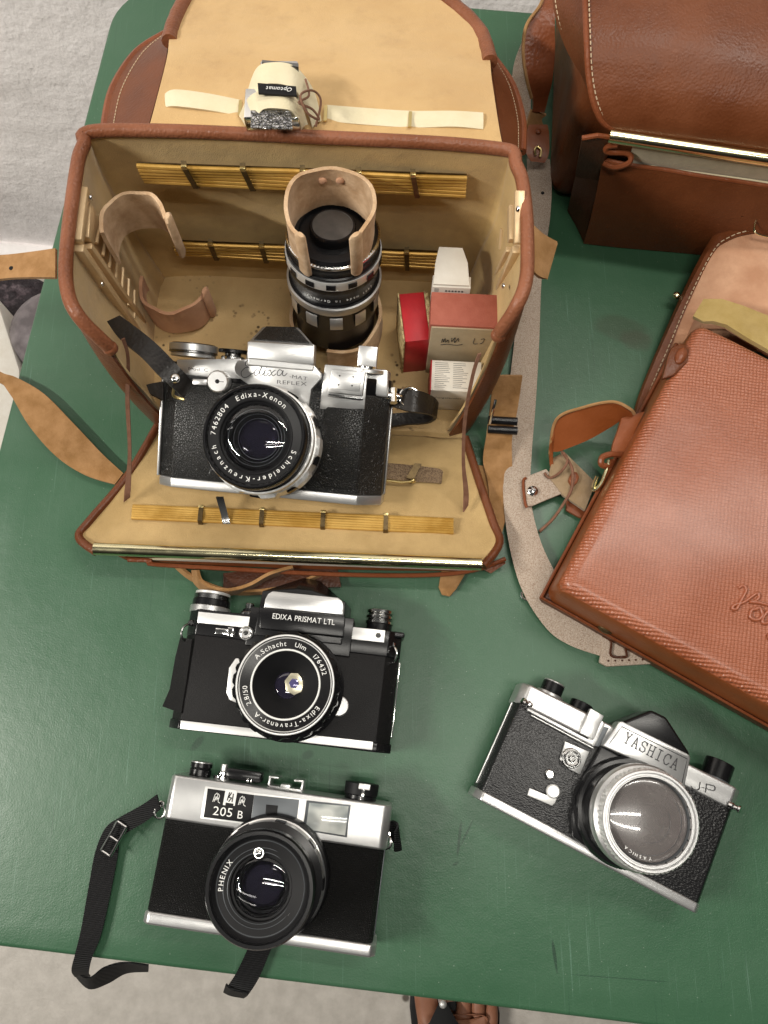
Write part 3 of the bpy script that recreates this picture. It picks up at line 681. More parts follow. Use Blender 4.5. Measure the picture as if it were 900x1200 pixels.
lug(ph, K, C3(150, 375), 3.6, 'chrome', -8, .8); lug(ph, K, C4(665, 480), 3.6, 'chrome', -8, .8)
b = MB(.001); b.box(66.5, 68, 6, 57, -24, -20, .4); b.build('back_edge', 'greyface', K)
# webbing strap (its loose end hangs over the near edge of the table)
z1 = .028
b = MB(); b.sheet(strap([(184, 931, .030, 188, 948, .030), (165, 944, .026, 172, 962, .024), (140, 958, .014, 150, 975, .012), (124, 970, .008, 140, 985, .008), (112, 998, .004, 138, 1003, .004), (104, 1040, .004, 130, 1045, .004),
     (95, 1090, .004, 119, 1094, .004), (88, 1118, .006, 108, 1122, .004), (84, 1136, -.002, 104, 1140, -.004), (88, 1144, -.022, 106, 1144, -.026)]), .0011)
b.build('strap', 'web', K, world=True)
b = MB(); b.sheet(strap([(86, 1136, -.010, 86, 1140, -.026), (104, 1146, -.012, 104, 1158, -.030), (122, 1134, -.012, 126, 1152, -.030), (145, 1128, -.012, 148, 1140, -.030), (174, 1131, -.012, 174, 1138, -.030)]), .0011); b.build('strap', 'web', K)
b = MB(); b.sheet(strap([(300, 1085, .006, 330, 1092, .006), (292, 1108, .004, 318, 1112, .004), (278, 1138, .004, 304, 1145, .004), (268, 1154, .001, 292, 1164, .001), (264, 1160, -.012, 286, 1169, -.012)]), .0011); b.build('strap', 'web', K)
b = MB(); b.sheet(strap([(265, 1153, .003, 262, 1162, -.012), (272, 1159, .003, 270, 1166, -.012), (290, 1164, .003, 286, 1169, -.012)]), .0011); b.build('strap', 'web', K)
b = MB(); p1 = P(143, 966, .016); p2 = P(124, 1000, .010); d = (p2-p1).normalized(); s = Vector((-d.y, d.x, 0))
for k in (-1, 1): b.tube([p1+s*.0035*k, p2+s*.0035*k], .0009)
b.tube([p1-s*.0035, p1+s*.0035], .0009); b.tube([p2-s*.0035, p2+s*.0035], .0009); b.tube([(p1+p2)/2-s*.0035, (p1+p2)/2+s*.0035], .0009); b.build('strap_slider', 'chrome', K)
b = MB(); b.sheet(strap([(452, 965, .022, 458, 985, .018), (460, 962, .026, 466, 990, .018), (466, 966, .030, 470, 996, .022), (463, 975, .032, 462, 998, .026)]), .0012); b.build('strap_end', 'web', K)

# ================================================================== CAMERA: silver reflex, bottom right
m0 = (P(562, 930, .034)+P(820, 1065, .034))/2
ya = Pose(tuple(m0), -26.7)
K = thing('reflex_camera', 'reflex camera with silver lens, lying alone below the red-brown case, turned clockwise', 'camera', ya.mat, 'film cameras on the green table')
b = MB(.001); b.extr([(-71, -1), (70, -1), (73.5, -7), (73.5, -30), (-72, -30), (-74.5, -24), (-74.5, -8)], 2, 62, 'y', 1.2); b.build('body', 'longgrain', K)
b = MB(.001); b.extr([(-70, -.3), (69, -.3), (74.5, -7), (74, -30), (-72, -30), (-75.5, -26), (-75, -6)], 60.5, 74.5, 'y', 1.6, 3); b.build('top_plate', 'satin', K, ang=50)
b = MB(.001); b.extr([(-70, .3), (70, .3), (74.5, -7), (74, -30), (-72, -30), (-75.5, -26), (-75, -6)], -3.6, 2.4, 'y', 1.0, 2); b.build('base_plate', 'satin', K, ang=50)
# raised steps
b = MB(.001); lpoly(b, ya, [C5(372, 270), C5(370, 287), C5(800, 520), C5(868, 378), C5(850, 350), C5(760, 470)], -1, 2.2, .5); b.build('finder_step', 'satin', K)
b = MB(.001); lpoly(b, ya, [C5(775, 272), C5(705, 430), C5(795, 475), C5(862, 322)], 0, 4.5, .5); b.build('shutter_block', 'satin', K)
b = MB(.001); lpoly(b, ya, [C5(840, 385), C5(800, 515), C6(100, 290), C6(150, 190)], -2, 1.0, .4); b.build('side_step', 'greyface', K)
b = MB(.001).m('black'); lpoly(b, ya, [C6(110, 285), C6(5, 470), C5(645, 950), C5(660, 1095), C5(735, 1150), C6(130, 865), C6(400, 880), C6(560, 700), C6(545, 520)], -1, 5, 1.2); b.build('mirror_box', 'black', K)
b = MB(.001); lpoly(b, ya, [C6(218, 155), C6(200, 160), C6(118, 285), C6(250, 345), C6(545, 500), C6(577, 345), C6(565, 328)], -4, 8, 1.2); pf = b.build('prism_front', 'satin', K)
b = MB(.001)
ln = [ya.loc(p, 8) for p in (C6(150, 275), C6(216, 184), C6(556, 352), C6(530, 478))]
b.tube(crom([(*p, 8) for p in ln[:1]]+[(*ln[1], 8)], 1) if False else [(*p, 8.0) for p in ln], .32, 6); b.build('engraved_border', 'greyink', pf)
b = MB(.001); a = ya.loc(C6(222, 252), 8); c = ya.loc(C6(508, 405), 8)
SER = {'Y': [[(0, 1), (.3, 1)], [(.7, 1), (1, 1)], [(.15, 1), (.5, .5), (.85, 1)], [(.5, .5), (.5, 0)], [(.32, 0), (.68, 0)]],
 'A': [[(0, 0), (.3, 0)], [(.7, 0), (1, 0)], [(.14, 0), (.5, 1), (.86, 0)], [(.27, .36), (.73, .36)]],
 'S': [[(.9, .72), (.9, 1)], [(.9, .8), (.7, .98), (.35, 1), (.12, .8), (.2, .58), (.8, .42), (.9, .2), (.65, 0), (.3, .02), (.1, .2)], [(.1, 0), (.1, .28)]],
 'H': [[(0, 1), (.35, 1)], [(.65, 1), (1, 1)], [(0, 0), (.35, 0)], [(.65, 0), (1, 0)], [(.17, 0), (.17, 1)], [(.83, 0), (.83, 1)], [(.17, .5), (.83, .5)]],
 'I': [[(.2, 1), (.8, 1)], [(.2, 0), (.8, 0)], [(.5, 0), (.5, 1)]],
 'C': [[(.92, .7), (.92, 1)], [(.92, .78), (.7, .98), (.35, .98), (.08, .7), (.08, .3), (.35, .02), (.7, .02), (.95, .25)]]}
rr = math.atan2(c[1]-a[1], c[0]-a[0]); L7 = math.hypot(c[0]-a[0], c[1]-a[1])/7
for i, ch in enumerate('YASHICA'):
    def fx(u, v, i=i): X = (i+u*.78+.08)*L7; Y = v*6.6-1.2; return (a[0]+X*math.cos(rr)-Y*math.sin(rr), a[1]+X*math.sin(rr)+Y*math.cos(rr))
    strokes(b, SER[ch], fx, 8.0, .62)
b.build('lettering', 'greyink', pf, flat=True)
b = MB(.001); a = ya.loc(C6(580, 497), .3); c = ya.loc(C6(700, 530), .3); rr = math.atan2(c[1]-a[1], c[0]-a[0]); L3 = math.hypot(c[0]-a[0], c[1]-a[1])
def fx(u, v): X = u*L3; Y = v*5.0-1.0; return (a[0]+X*math.cos(rr)-Y*math.sin(rr), a[1]+X*math.sin(rr)+Y*math.cos(rr))
strokes(b, [[(.34, 1), (.34, .2), (.28, 0), (.06, 0), (0, .2)], [(.44, .45), (.54, .45)], [(.62, 0), (.62, 1), (.94, 1), (1, .85), (1, .55), (.94, .42), (.62, .42)]], fx, .0, .5); b.build('lettering', 'greyink', K, flat=True)
b = MB(.001); q = [ya.loc(p, 0) for p in (C6(215, 160), C6(370, 98), C6(448, 135), C6(572, 325))]
b.extr([q[0], q[1], q[2], q[3], (q[3][0], 66), (q[0][0]-4, 66)], -28, 1, 'z', 2.0, 3); b.build('prism_housing', 'black', K)
# lens
fc = ya.loc((763, 962), 46); bx, by = fc[0]-1.2, fc[1]+.4; ax_ = Vector((fc[0]-bx, fc[1]-by, 45)).normalized(); O = (bx, by, -3)
b = MB(.001).m('black').lathe([(32.5, 6), (32.5, 9), (31, 12), (29, 12.5), (29, 25), (28, 26), (28, 29)], O, ax_, 96)
b.m('satin').lathe([(28, 29), (29.4, 29.6), (29.8, 31), (29.8, 35), (28.8, 37), (26.8, 38), (26.8, 41)], O, ax_, 120)
b.m('whitesatin').lathe([(26.8, 41), (27.7, 41.5), (27.7, 47), (27.2, 48)], O, ax_, 240, scal=(.7, 60, 41.2, 47.5))
b.m('satin').lathe([(27.2, 48), (26.7, 48.6), (25.6, 48.6), (25.2, 47.6), (24.9, 47.2), (24.0, 47.2), (23.7, 48.0), (23.3, 48.0), (23.0, 46)], O, ax_, 120)
b.m('greyface').lathe([(23.0, 46), (22.5, 44), (22.3, 42)], O, ax_, 96)
b.m('mattblack').lathe([(22.3, 42), (21.6, 41.5), (19, 40.5), (15, 38), (.01, 37)], O, ax_, 96)
lens = b.build('lens', 'satin', K, ang=30)
b = MB(.001); b.dome(22.4, Vector(O)+ax_*43.6, 2.0, ax_, 64); b.build('front_element', 'dusty', lens)
b = MB(.001)
for r, z in ((18.5, 45.0), (12, 45.5), (8.5, 45.6)): ring(b, Vector((fc[0], fc[1], -3)), r, .10, z-.45, 64, 5)
b.build('inner_ring', 'greyface', lens)
b = MB(.001); arc_text(b, 'YASHICA', -142+27, -142+80-5, 20.2, 2.6, 44.75, fc[0], fc[1], ccw=True) if False else arc_text(b, 'YASHICA', -62, -112, 20.0, 2.4, 41.7, fc[0], fc[1])
arc_text(b, '1:2 50mm', 30, -20, 20.0, 2.0, 44.6, fc[0], fc[1]) if False else None
b.build('lettering', 'whitesatin', lens, flat=True)
# controls
b = MB(.001); ydial(b, ya, C5(450, 150), C5(590, 190), -15, [('satin', 1.25, 74, 77), ('black', 1.0, 77, 84), ('satin', .97, 84, 85)]); a = ya.loc(C5(530, 140), -3)
b.build('advance_dial', 'black', K)
b = MB(.001); ydial(b, ya, C5(650, 215), C5(790, 270), -15, [('satin', 1, 74, 75.5), ('black', .98, 75.5, 81)]); b.build('speed_dial', 'black', K)
b = MB(.001); ydial(b, ya, C6(635, 400), C6(785, 440), -16, [('greyface', 1.05, 74, 76), ('black', 1.0, 76, 87)])
b.build('rewind_knob', 'black', K)
def tluglike(p, sgn):
    a = ya.loc(p, 0); b = MB(.001); b.m('chrome').lathe([(.01, 0), (2.4, 0), (2.4, 2), (1.6, 3), (1.6, 5), (2.3, 5.6), (2.3, 6.8), (.01, 7.2)], (a[0]-sgn*3, a[1], 0), (sgn*.8, 0, .6), 24); b.build('strap_lug', 'chrome', K)
tluglike(C5(360, 240), -1); tluglike(C6(800, 605), 1)
b = MB(.001); lpoly(b, ya, [C5(612, 483), C5(578, 600), C5(640, 665), C5(708, 697), C5(768, 552)], 0, 1.6, .5); b.build('socket_plate', 'satin', K)
a = ya.loc(C5(653, 592), 3); b = MB(.001); cyl(b, (*a, 0), 6.2, 1, 3.2, .6); ring(b, (*a, 0), 4.4, .8, 3.4, 36); ring(b, (*a, 0), 1.8, .6, 3.6, 24); b.build('flash_socket', 'chrome', K)
a = ya.loc(C5(516, 694), 2); b = MB(.001); cyl(b, (*a, 0), 2.9, 0, 2, .6); b.build('small_button', 'chrome', K)
b = MB(.001); lpoly(b, ya, [C5(385, 782), C5(372, 830), C5(530, 897), C5(548, 880), C5(560, 850), C5(480, 822)], 0, 2.2, .5); a = ya.loc(C5(540, 805), 4); cyl(b, (*a, 0), 4.2, 0, 3.6, .8); b.build('self_timer', 'whitesatin', K)
b = MB(.001); b.box(-75.6, -74.6, 5, 60, -11, -9, .3); b.build('back_edge', 'satin', K)
b = MB(.001)
b.tube([(*ya.loc(C5(395, 318), 0), .3), (*ya.loc(C5(790, 528), 0), .3)], .5, 6); b.build('seam_line', 'satin', K)

# ================================================================== OPEN CAMERA BAG
BG = thing('camera_bag', 'open brown leather camera bag with tan lining, front flap folded down on the table', 'camera bag', Vector((-.05, .28, 0)))
top_px = [(112, 386), (92, 373), (78, 345), (76, 300), (86, 215), (96, 172), (124, 152), (350, 159), (575, 172), (606, 192), (617, 235), (620, 300), (617, 335), (607, 358), (592, 370)]
top = [P(x, y, .15) for x, y in top_px]
bot = [Vector(p+(0,)) for p in [(-.150, .219), (-.162, .221), (-.171, .232), (-.174, .27), (-.176, .32), (-.173, .342), (-.160, .349), (-.05, .347), (.057, .342), (.069, .334), (.073, .315), (.073, .27), (.072, .236), (.064, .218), (.050, .213)]]
topc = crom(top, 7); botc = crom(bot, 7)
def wallrows(off=0., nv=18, z0=.0, wob=.0):
    rows = []
    n = len(topc)
    for j in range(nv+1):
        t = j/nv; row = []
        for i in range(n):
            p = botc[i].lerp(topc[i], t)
            a = botc[max(i-1, 0)]; c = botc[min(i+1, n-1)]; nn = Vector((c.y-a.y, -(c.x-a.x), 0)).normalized()
            edge = min(i, n-1-i)/10.
            zt = .150*(1-.16*max(0, 1-edge)**1.5)
            z = z0+(zt-z0)*t
            bulge = math.sin(math.pi*t)*.004
            w_ = mnoise.noise(Vector((p.x*18, p.y*18, t*3)))*wob
            p = p+nn*(off+bulge*(-1)+w_); row.append(Vector((p.x, p.y, z)))
        rows.append(row)
    return rows
b = MB(); b.sheet(wallrows(-.001), .0018); b.build('shell', 'leather', BG, ang=60)
b = MB(); b.sheet(wallrows(.0025, z0=.004, wob=.0022), .0016); b.build('lining', 'lining_side', BG, ang=60)
cr = wallrows(.001)[-1]
rim = [v+Vector((0, 0, .0005)) for v in cr]
b = MB(); b.tube(crom(rim[::3]+[rim[-1]], 4), .0041, 14)
for e in (rim[0], rim[-1]): b.dome(.0046, e, .004, (0, 0, 1), 16)
b.build('rim_binding', 'binding', BG, ang=60)
b = MB()
# stitched ridge line below binding is part of the binding's look
fl = [tuple(v[:2]) for v in botc]
b.extr(fl, .002, .006, 'z'); b.build('bag_floor', 'lining_floor', BG)
# front flap
rowsL = [P(185, 499, .005), P(150, 558, .009), P(106, 610, .014), P(93, 630, .018), P(113, 647, .024)]
rowsR = [P(545, 513, .005), P(560, 560, .009), P(577, 610, .014), P(585, 637, .018), P(566, 664, .024)]
Lc, Rc = crom(rowsL, 6), crom(rowsR, 6)
def fold(l, r, dz=0., wob=0.):
    out = []
    for k in range(25):
        t = k/24; p = l.lerp(r, t); e = min(t, 1-t)*24
        out.append(p+Vector((0, 0, dz+mnoise.noise(p*25)*wob-(.0018 if .8 < e < 2.2 else 0))))
    return out
b = MB(); b.sheet([fold(l, r, -.0022) for l, r in zip(Lc, Rc)], .0018); fp = b.build('front_flap', 'leather', BG)
b = MB(); b.sheet([fold(l, r, 0, .002) for l, r in zip(Lc, Rc)], .0012); b.build('flap_lining', 'lining', fp, ang=60)
for s_e in (Lc, Rc):
    b = MB(); b.tube([v+Vector((0, 0, .0005)) for v in s_e], .0030, 10); b.build('binding', 'leather', fp)
# hinge seam of the lining
b = MB(); b.sheet([fold(P(190, 494, .0075), P(542, 508, .0075)), fold(P(188, 499, .008), P(543, 513, .008))], .001); b.build('hinge_strip', 'lining', fp)
# brass closing bar
b = MB(); p0, p1 = P(111, 643, .030), P(564, 661, .030)
b.tube([p0.lerp(p1, k/12) for k in range(13)], .0043, 20); bar = b.build('brass_bar', 'brass', BG, ang=60)
# pocket behind the bar
b = MB(); b.sheet([[P(165, 655, .012).lerp(P(556, 668, .012), t) for t in (0, .25, .5, .75, 1)], [P(240, 655, .022).lerp(P(540, 666, .022), t) for t in (0, .25, .5, .75, 1)]], .0012); b.build('pocket_lining', 'creamcloth', BG)
b = MB(); b.sheet([[P(115, 640, .004).lerp(P(560, 655, .004), t) for t in (0, .25, .5, .75, 1)], [P(150, 656, .010).lerp(P(556, 668, .010), t)+Vector((0, -.002*math.sin(math.pi*t), 0)) for t in (0, .25, .5, .75, 1)]], .0022); b.build('pocket_front', 'leather', BG)
b = MB(); b.tube(crom([P(150, 656, .012), P(178, 657, .013), P(178, 661, .012), P(260, 666, .012), P(390, 673, .012), P(500, 674, .012), P(556, 668, .012), P(592, 655, .010)], 6), .0016, 8); b.build('pocket_binding', 'redleather', BG)
b = MB(); b.sheet([[P(560, 664, .010), P(590, 654, .010)], [P(575, 672, .008), P(592, 660, .008)]], .0015); b.build('pocket_gusset', 'leather', BG)
# closing tongue below the pocket
b = MB(); b.extr([tuple(P(x, y, .003)[:2]) for x, y in [(518, 664), (514, 688), (518, 697), (527, 699), (535, 690), (548, 668)]], .001, .0032, 'z', .0005); b.build('closing_tongue', 'tan_strap', BG)

def rods(name, TL, TR, BL, BR, clips, n=6, r=.00165, parent=None, up=Vector((0, 0, 1)), slot=True):
    b = MB()
    if slot: b.sheet([[TL, TR], [BL, BR]], .0006)
    sb = b.build(name, 'bronze', parent)
    for k in range(n):
        t = (k+.5)/n; b = MB(); p, q = TL.lerp(BL, t)+up*r, TR.lerp(BR, t)+up*r
        b.tube([p.lerp(q, u)+up*(.0004*math.sin(u*9+k)) for u in [i/12 for i in range(13)]], r, 8); b.build('brass_rod', 'brass_rod', sb)
    for t in clips:
        p, q = TL.lerp(TR, t), BL.lerp(BR, t+.012*(0 if slot == 'flat' else 1)); dx = (TR-TL).normalized()*.0016; e = (p-q)*.16
        b = MB(); b.sheet([[p+e-dx, p+e+dx], [p-dx+up*.0040, p+dx+up*.0040], [q-dx+up*.0040, q+dx+up*.0040], [q-e-dx, q-e+dx]], .0009)
        cl = b.build('clip', 'bronze', sb)
        b = MB(); c = p+e*.5+up*.0034; b.box(c.x-.0018, c.x+.0018, c.y-.001, c.y+.001, c.z-.0014, c.z+.0014, .0003); b.build('clip_head', 'goldclip', cl)
    return sb
YB = .3405
g = lambda x, y, Y=YB: atY(x, y, Y)
rods('rod_rack', g(160, 190), g(547, 204), g(170, 212), g(545, 228), (.145, .32, .50, .67, .835), parent=BG, up=Vector((0, -1, 0)))
rods('rod_rack', g(203, 281), g(513, 294), g(207, 297), g(509, 313), (.14, .33, .60, .88), parent=BG, up=Vector((0, -1, 0)), n=5)
rods('rod_rack', P(157, 593, .0155), P(531, 609, .0155), P(155, 608, .0155), P(531, 626, .0155), (.215, .405, .595, .79), parent=BG, slot='flat')
b = MB(); b.sheet([[P(253, 582, .030), P(262, 582, .030)], [P(259, 603, .021), P(267, 602, .021)], [P(261, 614, .020), P(270, 614, .020)]], .0009); b.build('loose_clip', 'chrome', BG)

# side plates with ribs
def side_plate(X, corners, rail, slats, nm):
    sg = 1 if X < 0 else -1
    b = MB(); pts = [atX(x, y, X) for x, y in corners]
    b.extr([(p.y, p.z) for p in pts], min(X, X+sg*.0016), max(X, X+sg*.0016), 'x', .0004); sp = b.build('side_plate', 'plate', BG)
    for (a, c, wd) in rail:
        b = MB(); p, q = atX(*a, X+sg*.003), atX(*c, X+sg*.003); d = (q-p).normalized(); s = Vector((0, -d.z, d.y))*wd
        b.extr([((p-s).y, (p-s).z), ((p+s).y, (p+s).z), ((q+s).y, (q+s).z), ((q-s).y, (q-s).z)], min(X, X+sg*.006), max(X, X+sg*.006), 'x', .0008); b.build('rail', 'plate', sp)
    for (a, c) in slats:
        b = MB(); b.tube([atX(*a, X+sg*.004), atX(*c, X+sg*.004)], .0011, 6); b.build('rib', 'plate', sp)
    for rv in ((107, 232), (120, 333), (143, 376)) if X < 0 else ((607, 245), (590, 335)):
        b = MB(); b.dome(.0018, atX(*rv, X+sg*.0075), .0012, (sg, 0, 0), 14); b.build('rivet', 'chrome', sp)
side_plate(-.181, [(94, 218), (86, 287), (100, 310), (166, 402), (178, 378), (150, 345), (130, 290)], [((99, 222), (91, 284), .0028), ((104, 242), (101, 282), .0040), ((92, 290), (165, 396), .0026), ((102, 288), (168, 380), .0020)],
    [((118+k*6.6, 262+k*13.0), (113+k*7.4, 285+k*14.6)) for k in range(7)], 'l')
side_plate(.0855, [(612, 222), (612, 290), (578, 356), (572, 345), (598, 270)], [((609, 224), (608, 286), .0020), ((601, 242), (601, 283), .0036), ((606, 292), (581, 350), .0024), ((598, 292), (576, 340), .0018)],
    [((588-k*3.2, 268+k*11), (586-k*3.2, 292+k*10)) for k in range(6)], 'r')

# leather lens holders
def band(cx, cy, r, z0, z1, a0, a1, name, parent, mt='rawhide', th=.0024, roll=True, roll0=True, n=36, flare=0.):
    b = MB(); rws = []
    for k in range(n+1):
        a = rad(a0+(a1-a0)*k/n); dz = .0012*math.sin(a*3)
        rws.append([Vector((cx+(r+flare*t)*math.cos(a), cy+(r+flare*t)*math.sin(a), z0+(z1-z0)*t+dz))+Vector((math.cos(a), math.sin(a), 0))*mnoise.noise(Vector((a*1.5, t*1.2, cx*90)))*.0022+Vector((0, 0, mnoise.noise(Vector((a*1.8, t, cy*80)))*.0012)) for t in (0, .25, .5, .75, 1)])
    b.sheet(rws, th); o = b.build(name, mt, parent, ang=50)
    for a, on in ((a0, roll0), (a1, roll)):
        if not on: continue
        a = rad(a); b = MB(); c = Vector((cx+r*math.cos(a), cy+r*math.sin(a), 0)); u = Vector((math.cos(a), math.sin(a), 0))*.0022
        b.tube([c+u+Vector((0, 0, z0-.003)), c+u+Vector((0, 0, z0)), c+u+Vector((0, 0, (z0+z1)/2)), c+u+Vector((0, 0, z1+.001)), c+u+Vector((0, 0, z1+.003))], [.0024, .0036, .0038, .0036, .0022], 12)
        tg = Vector((-math.sin(a), math.cos(a), 0)); rd = Vector((math.cos(a), math.sin(a), 0)); ce = c+u
        b.v = [tuple(Vector(q)+rd*((Vector(q)-ce).dot(rd))*-.35+tg*((Vector(q)-ce).dot(tg)*.25+mnoise.noise(Vector(q)*150)*.0012)) for q in b.v]; b.build('rolled_end', mt, o)
    return o
LCX, LCY = -.0325, .3105
hb = band(LCX+.0015, LCY, .0268, .104, .139, -55, 235, 'lens_holder', BG)
for k in (-1, 1):
    b = MB(); b.dome(.0027, Vector((LCX+k*.0055+.002, LCY+.0240, .1295)), .0012, (0, -1, 0), 16); b.build('rivet', 'pinkhide', hb)
lb_ = band(-.033, .300, .0340, .006, .030, -100, 200, 'lens_cup', BG, roll=False, roll0=False, flare=-.001)
pL = P(160, 262, .118)
ol = band(pL.x+.001, pL.y-.004, .0200, .094, .128, 0, 205, 'lens_holder', BG, roll=False)
p_ = P(206, 372, .015)
ol2 = band(p_.x+.002, p_.y+.014, .0235, .010, .038, 165, 345, 'lens_cup', BG, mt='pinkhide', roll0=False)
# draw laces between flap and walls
b = MB(); b.sheet(strap([(142, 398, .118, 146, 396, .118), (148, 420, .105, 152, 419, .105), (147, 470, .075, 152, 470, .075), (150, 530, .045, 154, 530, .045), (146, 575, .022, 153, 575, .022), (145, 588, .016, 152, 582, .016)]), .0012); b.build('lace', 'lace', BG)
b = MB(); b.sheet(strap([(560, 415, .118, 564, 414, .118), (552, 440, .105, 556, 440, .105), (543, 490, .075, 547, 490, .075), (541, 540, .045, 545, 540, .045), (543, 575, .024, 549, 575, .024), (543, 600, .016, 548, 592, .016)]), .0012); b.build('lace', 'lace', BG)
# mesh ribbon with clasp on the flap
b = MB(); b.sheet(strap([(445, 542, .012, 445, 560, .012), (480, 545, .012, 478, 564, .012), (512, 549, .012, 510, 566, .012), (519, 553, .011, 517, 567, .011)]), .0010); mr = b.build('mesh_ribbon', 'mesh', BG)
b = MB(); b.sheet([[P(486, 543, .0145), P(494, 544, .0145)], [P(476, 560, .0145), P(485, 563, .0145)]], .0018); b.build('clasp', 'bronze', mr)
b = MB(); b.tube([P(452, 563, .0135), P(472, 565, .0140), P(482, 564, .0150)], .0010, 8); b.dome(.0020, P(484, 563, .015), .002); b.build('clasp_pin', 'goldclip', mr)

# lid, laid open backwards
zt, zb = .150, .118
Ll = crom([P(175, 150, zt), P(182, 125, zt), P(196, 70, .142), P(200, 38, .135), (P(212, 8, .128)), (P(230, -22, .122))], 6)
Rl = crom([P(588, 168, zt), P(583, 140, zt), P(576, 92, .142), P(572, 62, .135), P(556, 28, .128), P(500, -22, .122)], 6)
ext = P(360, -60, .115)
b = MB(); b.sheet([[l.lerp(r, t)+Vector((0, 0, mnoise.noise(l.lerp(r, t)*20)*.0015)) for t in [k/12 for k in range(13)]] for l, r in zip(Ll, Rl)], .0014); ld = b.build('lid', 'lid_lining', BG, ang=60)
b = MB(); b.sheet([[l.lerp(r, t)-Vector((0, 0, .0028)) for t in [k/12 for k in range(13)]] for l, r in zip(Ll, Rl)], .002); b.build('lid_leather', 'leather', ld)
for E_, nm in ((Ll, 0), (Rl, 1)):
    pts = [p for i, p in enumerate(E_) if i >= 16]
    b = MB(); b.tube([p+Vector((0, 0, -.0008+.0004*math.sin(i*2.3))) for i, p in enumerate(pts)], .0052, 12); b.build('binding', 'binding', ld)
# lid gussets
def ear(inner, outer, nm):
    I, O_ = crom([P(*p) for p in inner], 6), crom([P(*p) for p in outer], 6)
    b = MB(); b.sheet([[i.lerp(o, t) for t in (0, .33, .66, 1)] for i, o in zip(I, O_)], .0022); e = b.build('lid_gusset', 'leather', BG)
    b = MB(); b.tube([v for v in O_], .0028, 8); b.build('binding', 'redleather', e)
    b = MB()
    for k in range(0, len(I)-1):
        for h in (.15, .65):
            p = I[k].lerp(I[k+1], h); q = O_[k].lerp(O_[k+1], h); p2 = I[k].lerp(I[k+1], h+.3); q2 = O_[k].lerp(O_[k+1], h+.3)
            b.tube([q.lerp(p, .22)+Vector((0, 0, .0014)), q2.lerp(p2, .22)+Vector((0, 0, .0014))], .0004, 5)
    b.build('stitching', 'thread', e)
ear([(175, 150, .138), (186, 110, .132), (196, 70, .128), (200, 40, .124)], [(122, 150, .118), (132, 105, .108), (160, 62, .100), (197, 38, .100)], 'l')
ear([(588, 168, .138), (583, 140, .134), (578, 100, .130), (574, 70, .126)], [(612, 178, .118), (612, 140, .108), (600, 100, .100), (578, 68, .100)], 'r')
b = MB(); b.sheet([[P(356, -6, .122), P(427, -6, .122)], [P(357, 2, .1245), P(426, 2, .1245)]], .0012); b.build('lid_catch', 'bronze', ld)
# cream elastic loops on the lid
zl = .150
def elastic(pairs, nm='elastic_band'):
    b = MB(); b.sheet(strap(pairs, cross=3, sag=.0012), .0014); return b.build(nm, 'cream', ld)
e1 = elastic([(194, 111, zl, 195, 126, zl), (205, 106, .152, 206, 125, .152), (240, 110, .152, 240, 129, .152), (281, 118, .150, 280, 136, .150)])
e2 = elastic([(383, 124, .150, 380, 142, .150), (420, 127, .151, 420, 146, .151), (480, 131, .151, 482, 150, .151), (530, 131, .152, 532, 149, .152), (566, 133, .151, 566, 152, .151)])
for x, y in ((282, 127), (382, 133), (481, 140)):
    b = MB(); b.sheet([[P(x-2, y-9, .1535), P(x+2, y-9, .1535)], [P(x-3, y+9, .1535), P(x+1, y+9, .1535)]], .001); b.build('band_clip', 'goldclip', ld)
e3 = elastic([(286, 136, .152, 300, 146, .152), (291, 108, .160, 305, 128, .160), (302, 80, .170, 310, 102, .168), (320, 74, .174, 322, 98, .170), (342, 77, .172, 340, 102, .170), (358, 92, .166, 350, 112, .166), (369, 112, .158, 360, 130, .158), (376, 142, .152, 366, 150, .152)])
e4 = elastic([(281, 136, .153, 290, 150, .153), (292, 115, .166, 300, 140, .164), (306, 108, .170, 310, 128, .168), (330, 108, .172, 332, 128, .170), (344, 114, .168, 344, 132, .168), (353, 126, .162, 350, 142, .162), (360, 146, .154, 352, 152, .154)])
# things held on the lid
MT = thing('flash_cube', 'silver faceted flash reflector strapped under the cream band on the lid', 'flash', P(322, 140, .150))
b = MB(); c = P(321, 136, .156); b.box(c.x-.0165, c.x+.0165, c.y-.010, c.y+.012, .151, .165, .001); b.build('housing', 'chrome', MT)
b = MB(); b.sheet([[P(294, 150, .1665), P(343, 152, .1665)], [P(294, 130, .1668), P(341, 130, .1668)]], .001); b.build('reflector', 'crystal', MT)
MT = thing('light_meter', 'small chrome and black light meter strapped on the tan lid, upside down', 'light meter', P(325, 95, .150))
b = MB(); c = P(328, 98, .160); b.box(c.x-.0115, c.x+.0115, c.y-.016, c.y+.0110, .151, .1665, .0012); b.build('housing', 'chrome', MT)
b = MB(); b.sheet([[P(302, 98, .1745), P(347, 102, .1745)], [P(303, 110, .1742), P(348, 113, .1742)]], .0012); b.build('face', 'mattblack', MT)
b = MB()
pa, pb_ = P(343, 103, .1756), P(312, 101, .1756); d = (pb_-pa); rr = math.degrees(math.atan2(d.y, d.x))
line_text(b, 'Wilson', pa.x, pa.x+d.length, pa.y, .0036, .1756, rot=rr, shear=.3) if False else line_text(b, 'OPTOSIX', pa.x, pa.x+d.length, pa.y, .0040, .1756, rot=rr) if False else line_text(b, 'Optomat', pa.x, pa.x+d.length, pa.y, .0040, .1756, rot=rr, shear=.2)
b.build('lettering', 'white', MT, flat=True)
b = MB(); b.sheet([[P(307, 74, .1695), P(350, 78, .1695)], [P(307, 77, .1715), P(350, 82, .1715)]], .0035); b.build('end_plate', 'darkchrome', MT)
cd_ = MB(); cd_.tube(crom([P(358, 93, .170), P(362, 112, .172), P(350, 120, .174), (P(366, 128, .170)), P(374, 140, .165), P(360, 132, .172), P(352, 112, .176), P(366, 106, .170), P(376, 118, .166), P(370, 148, .16)], 6), .0007, 6)
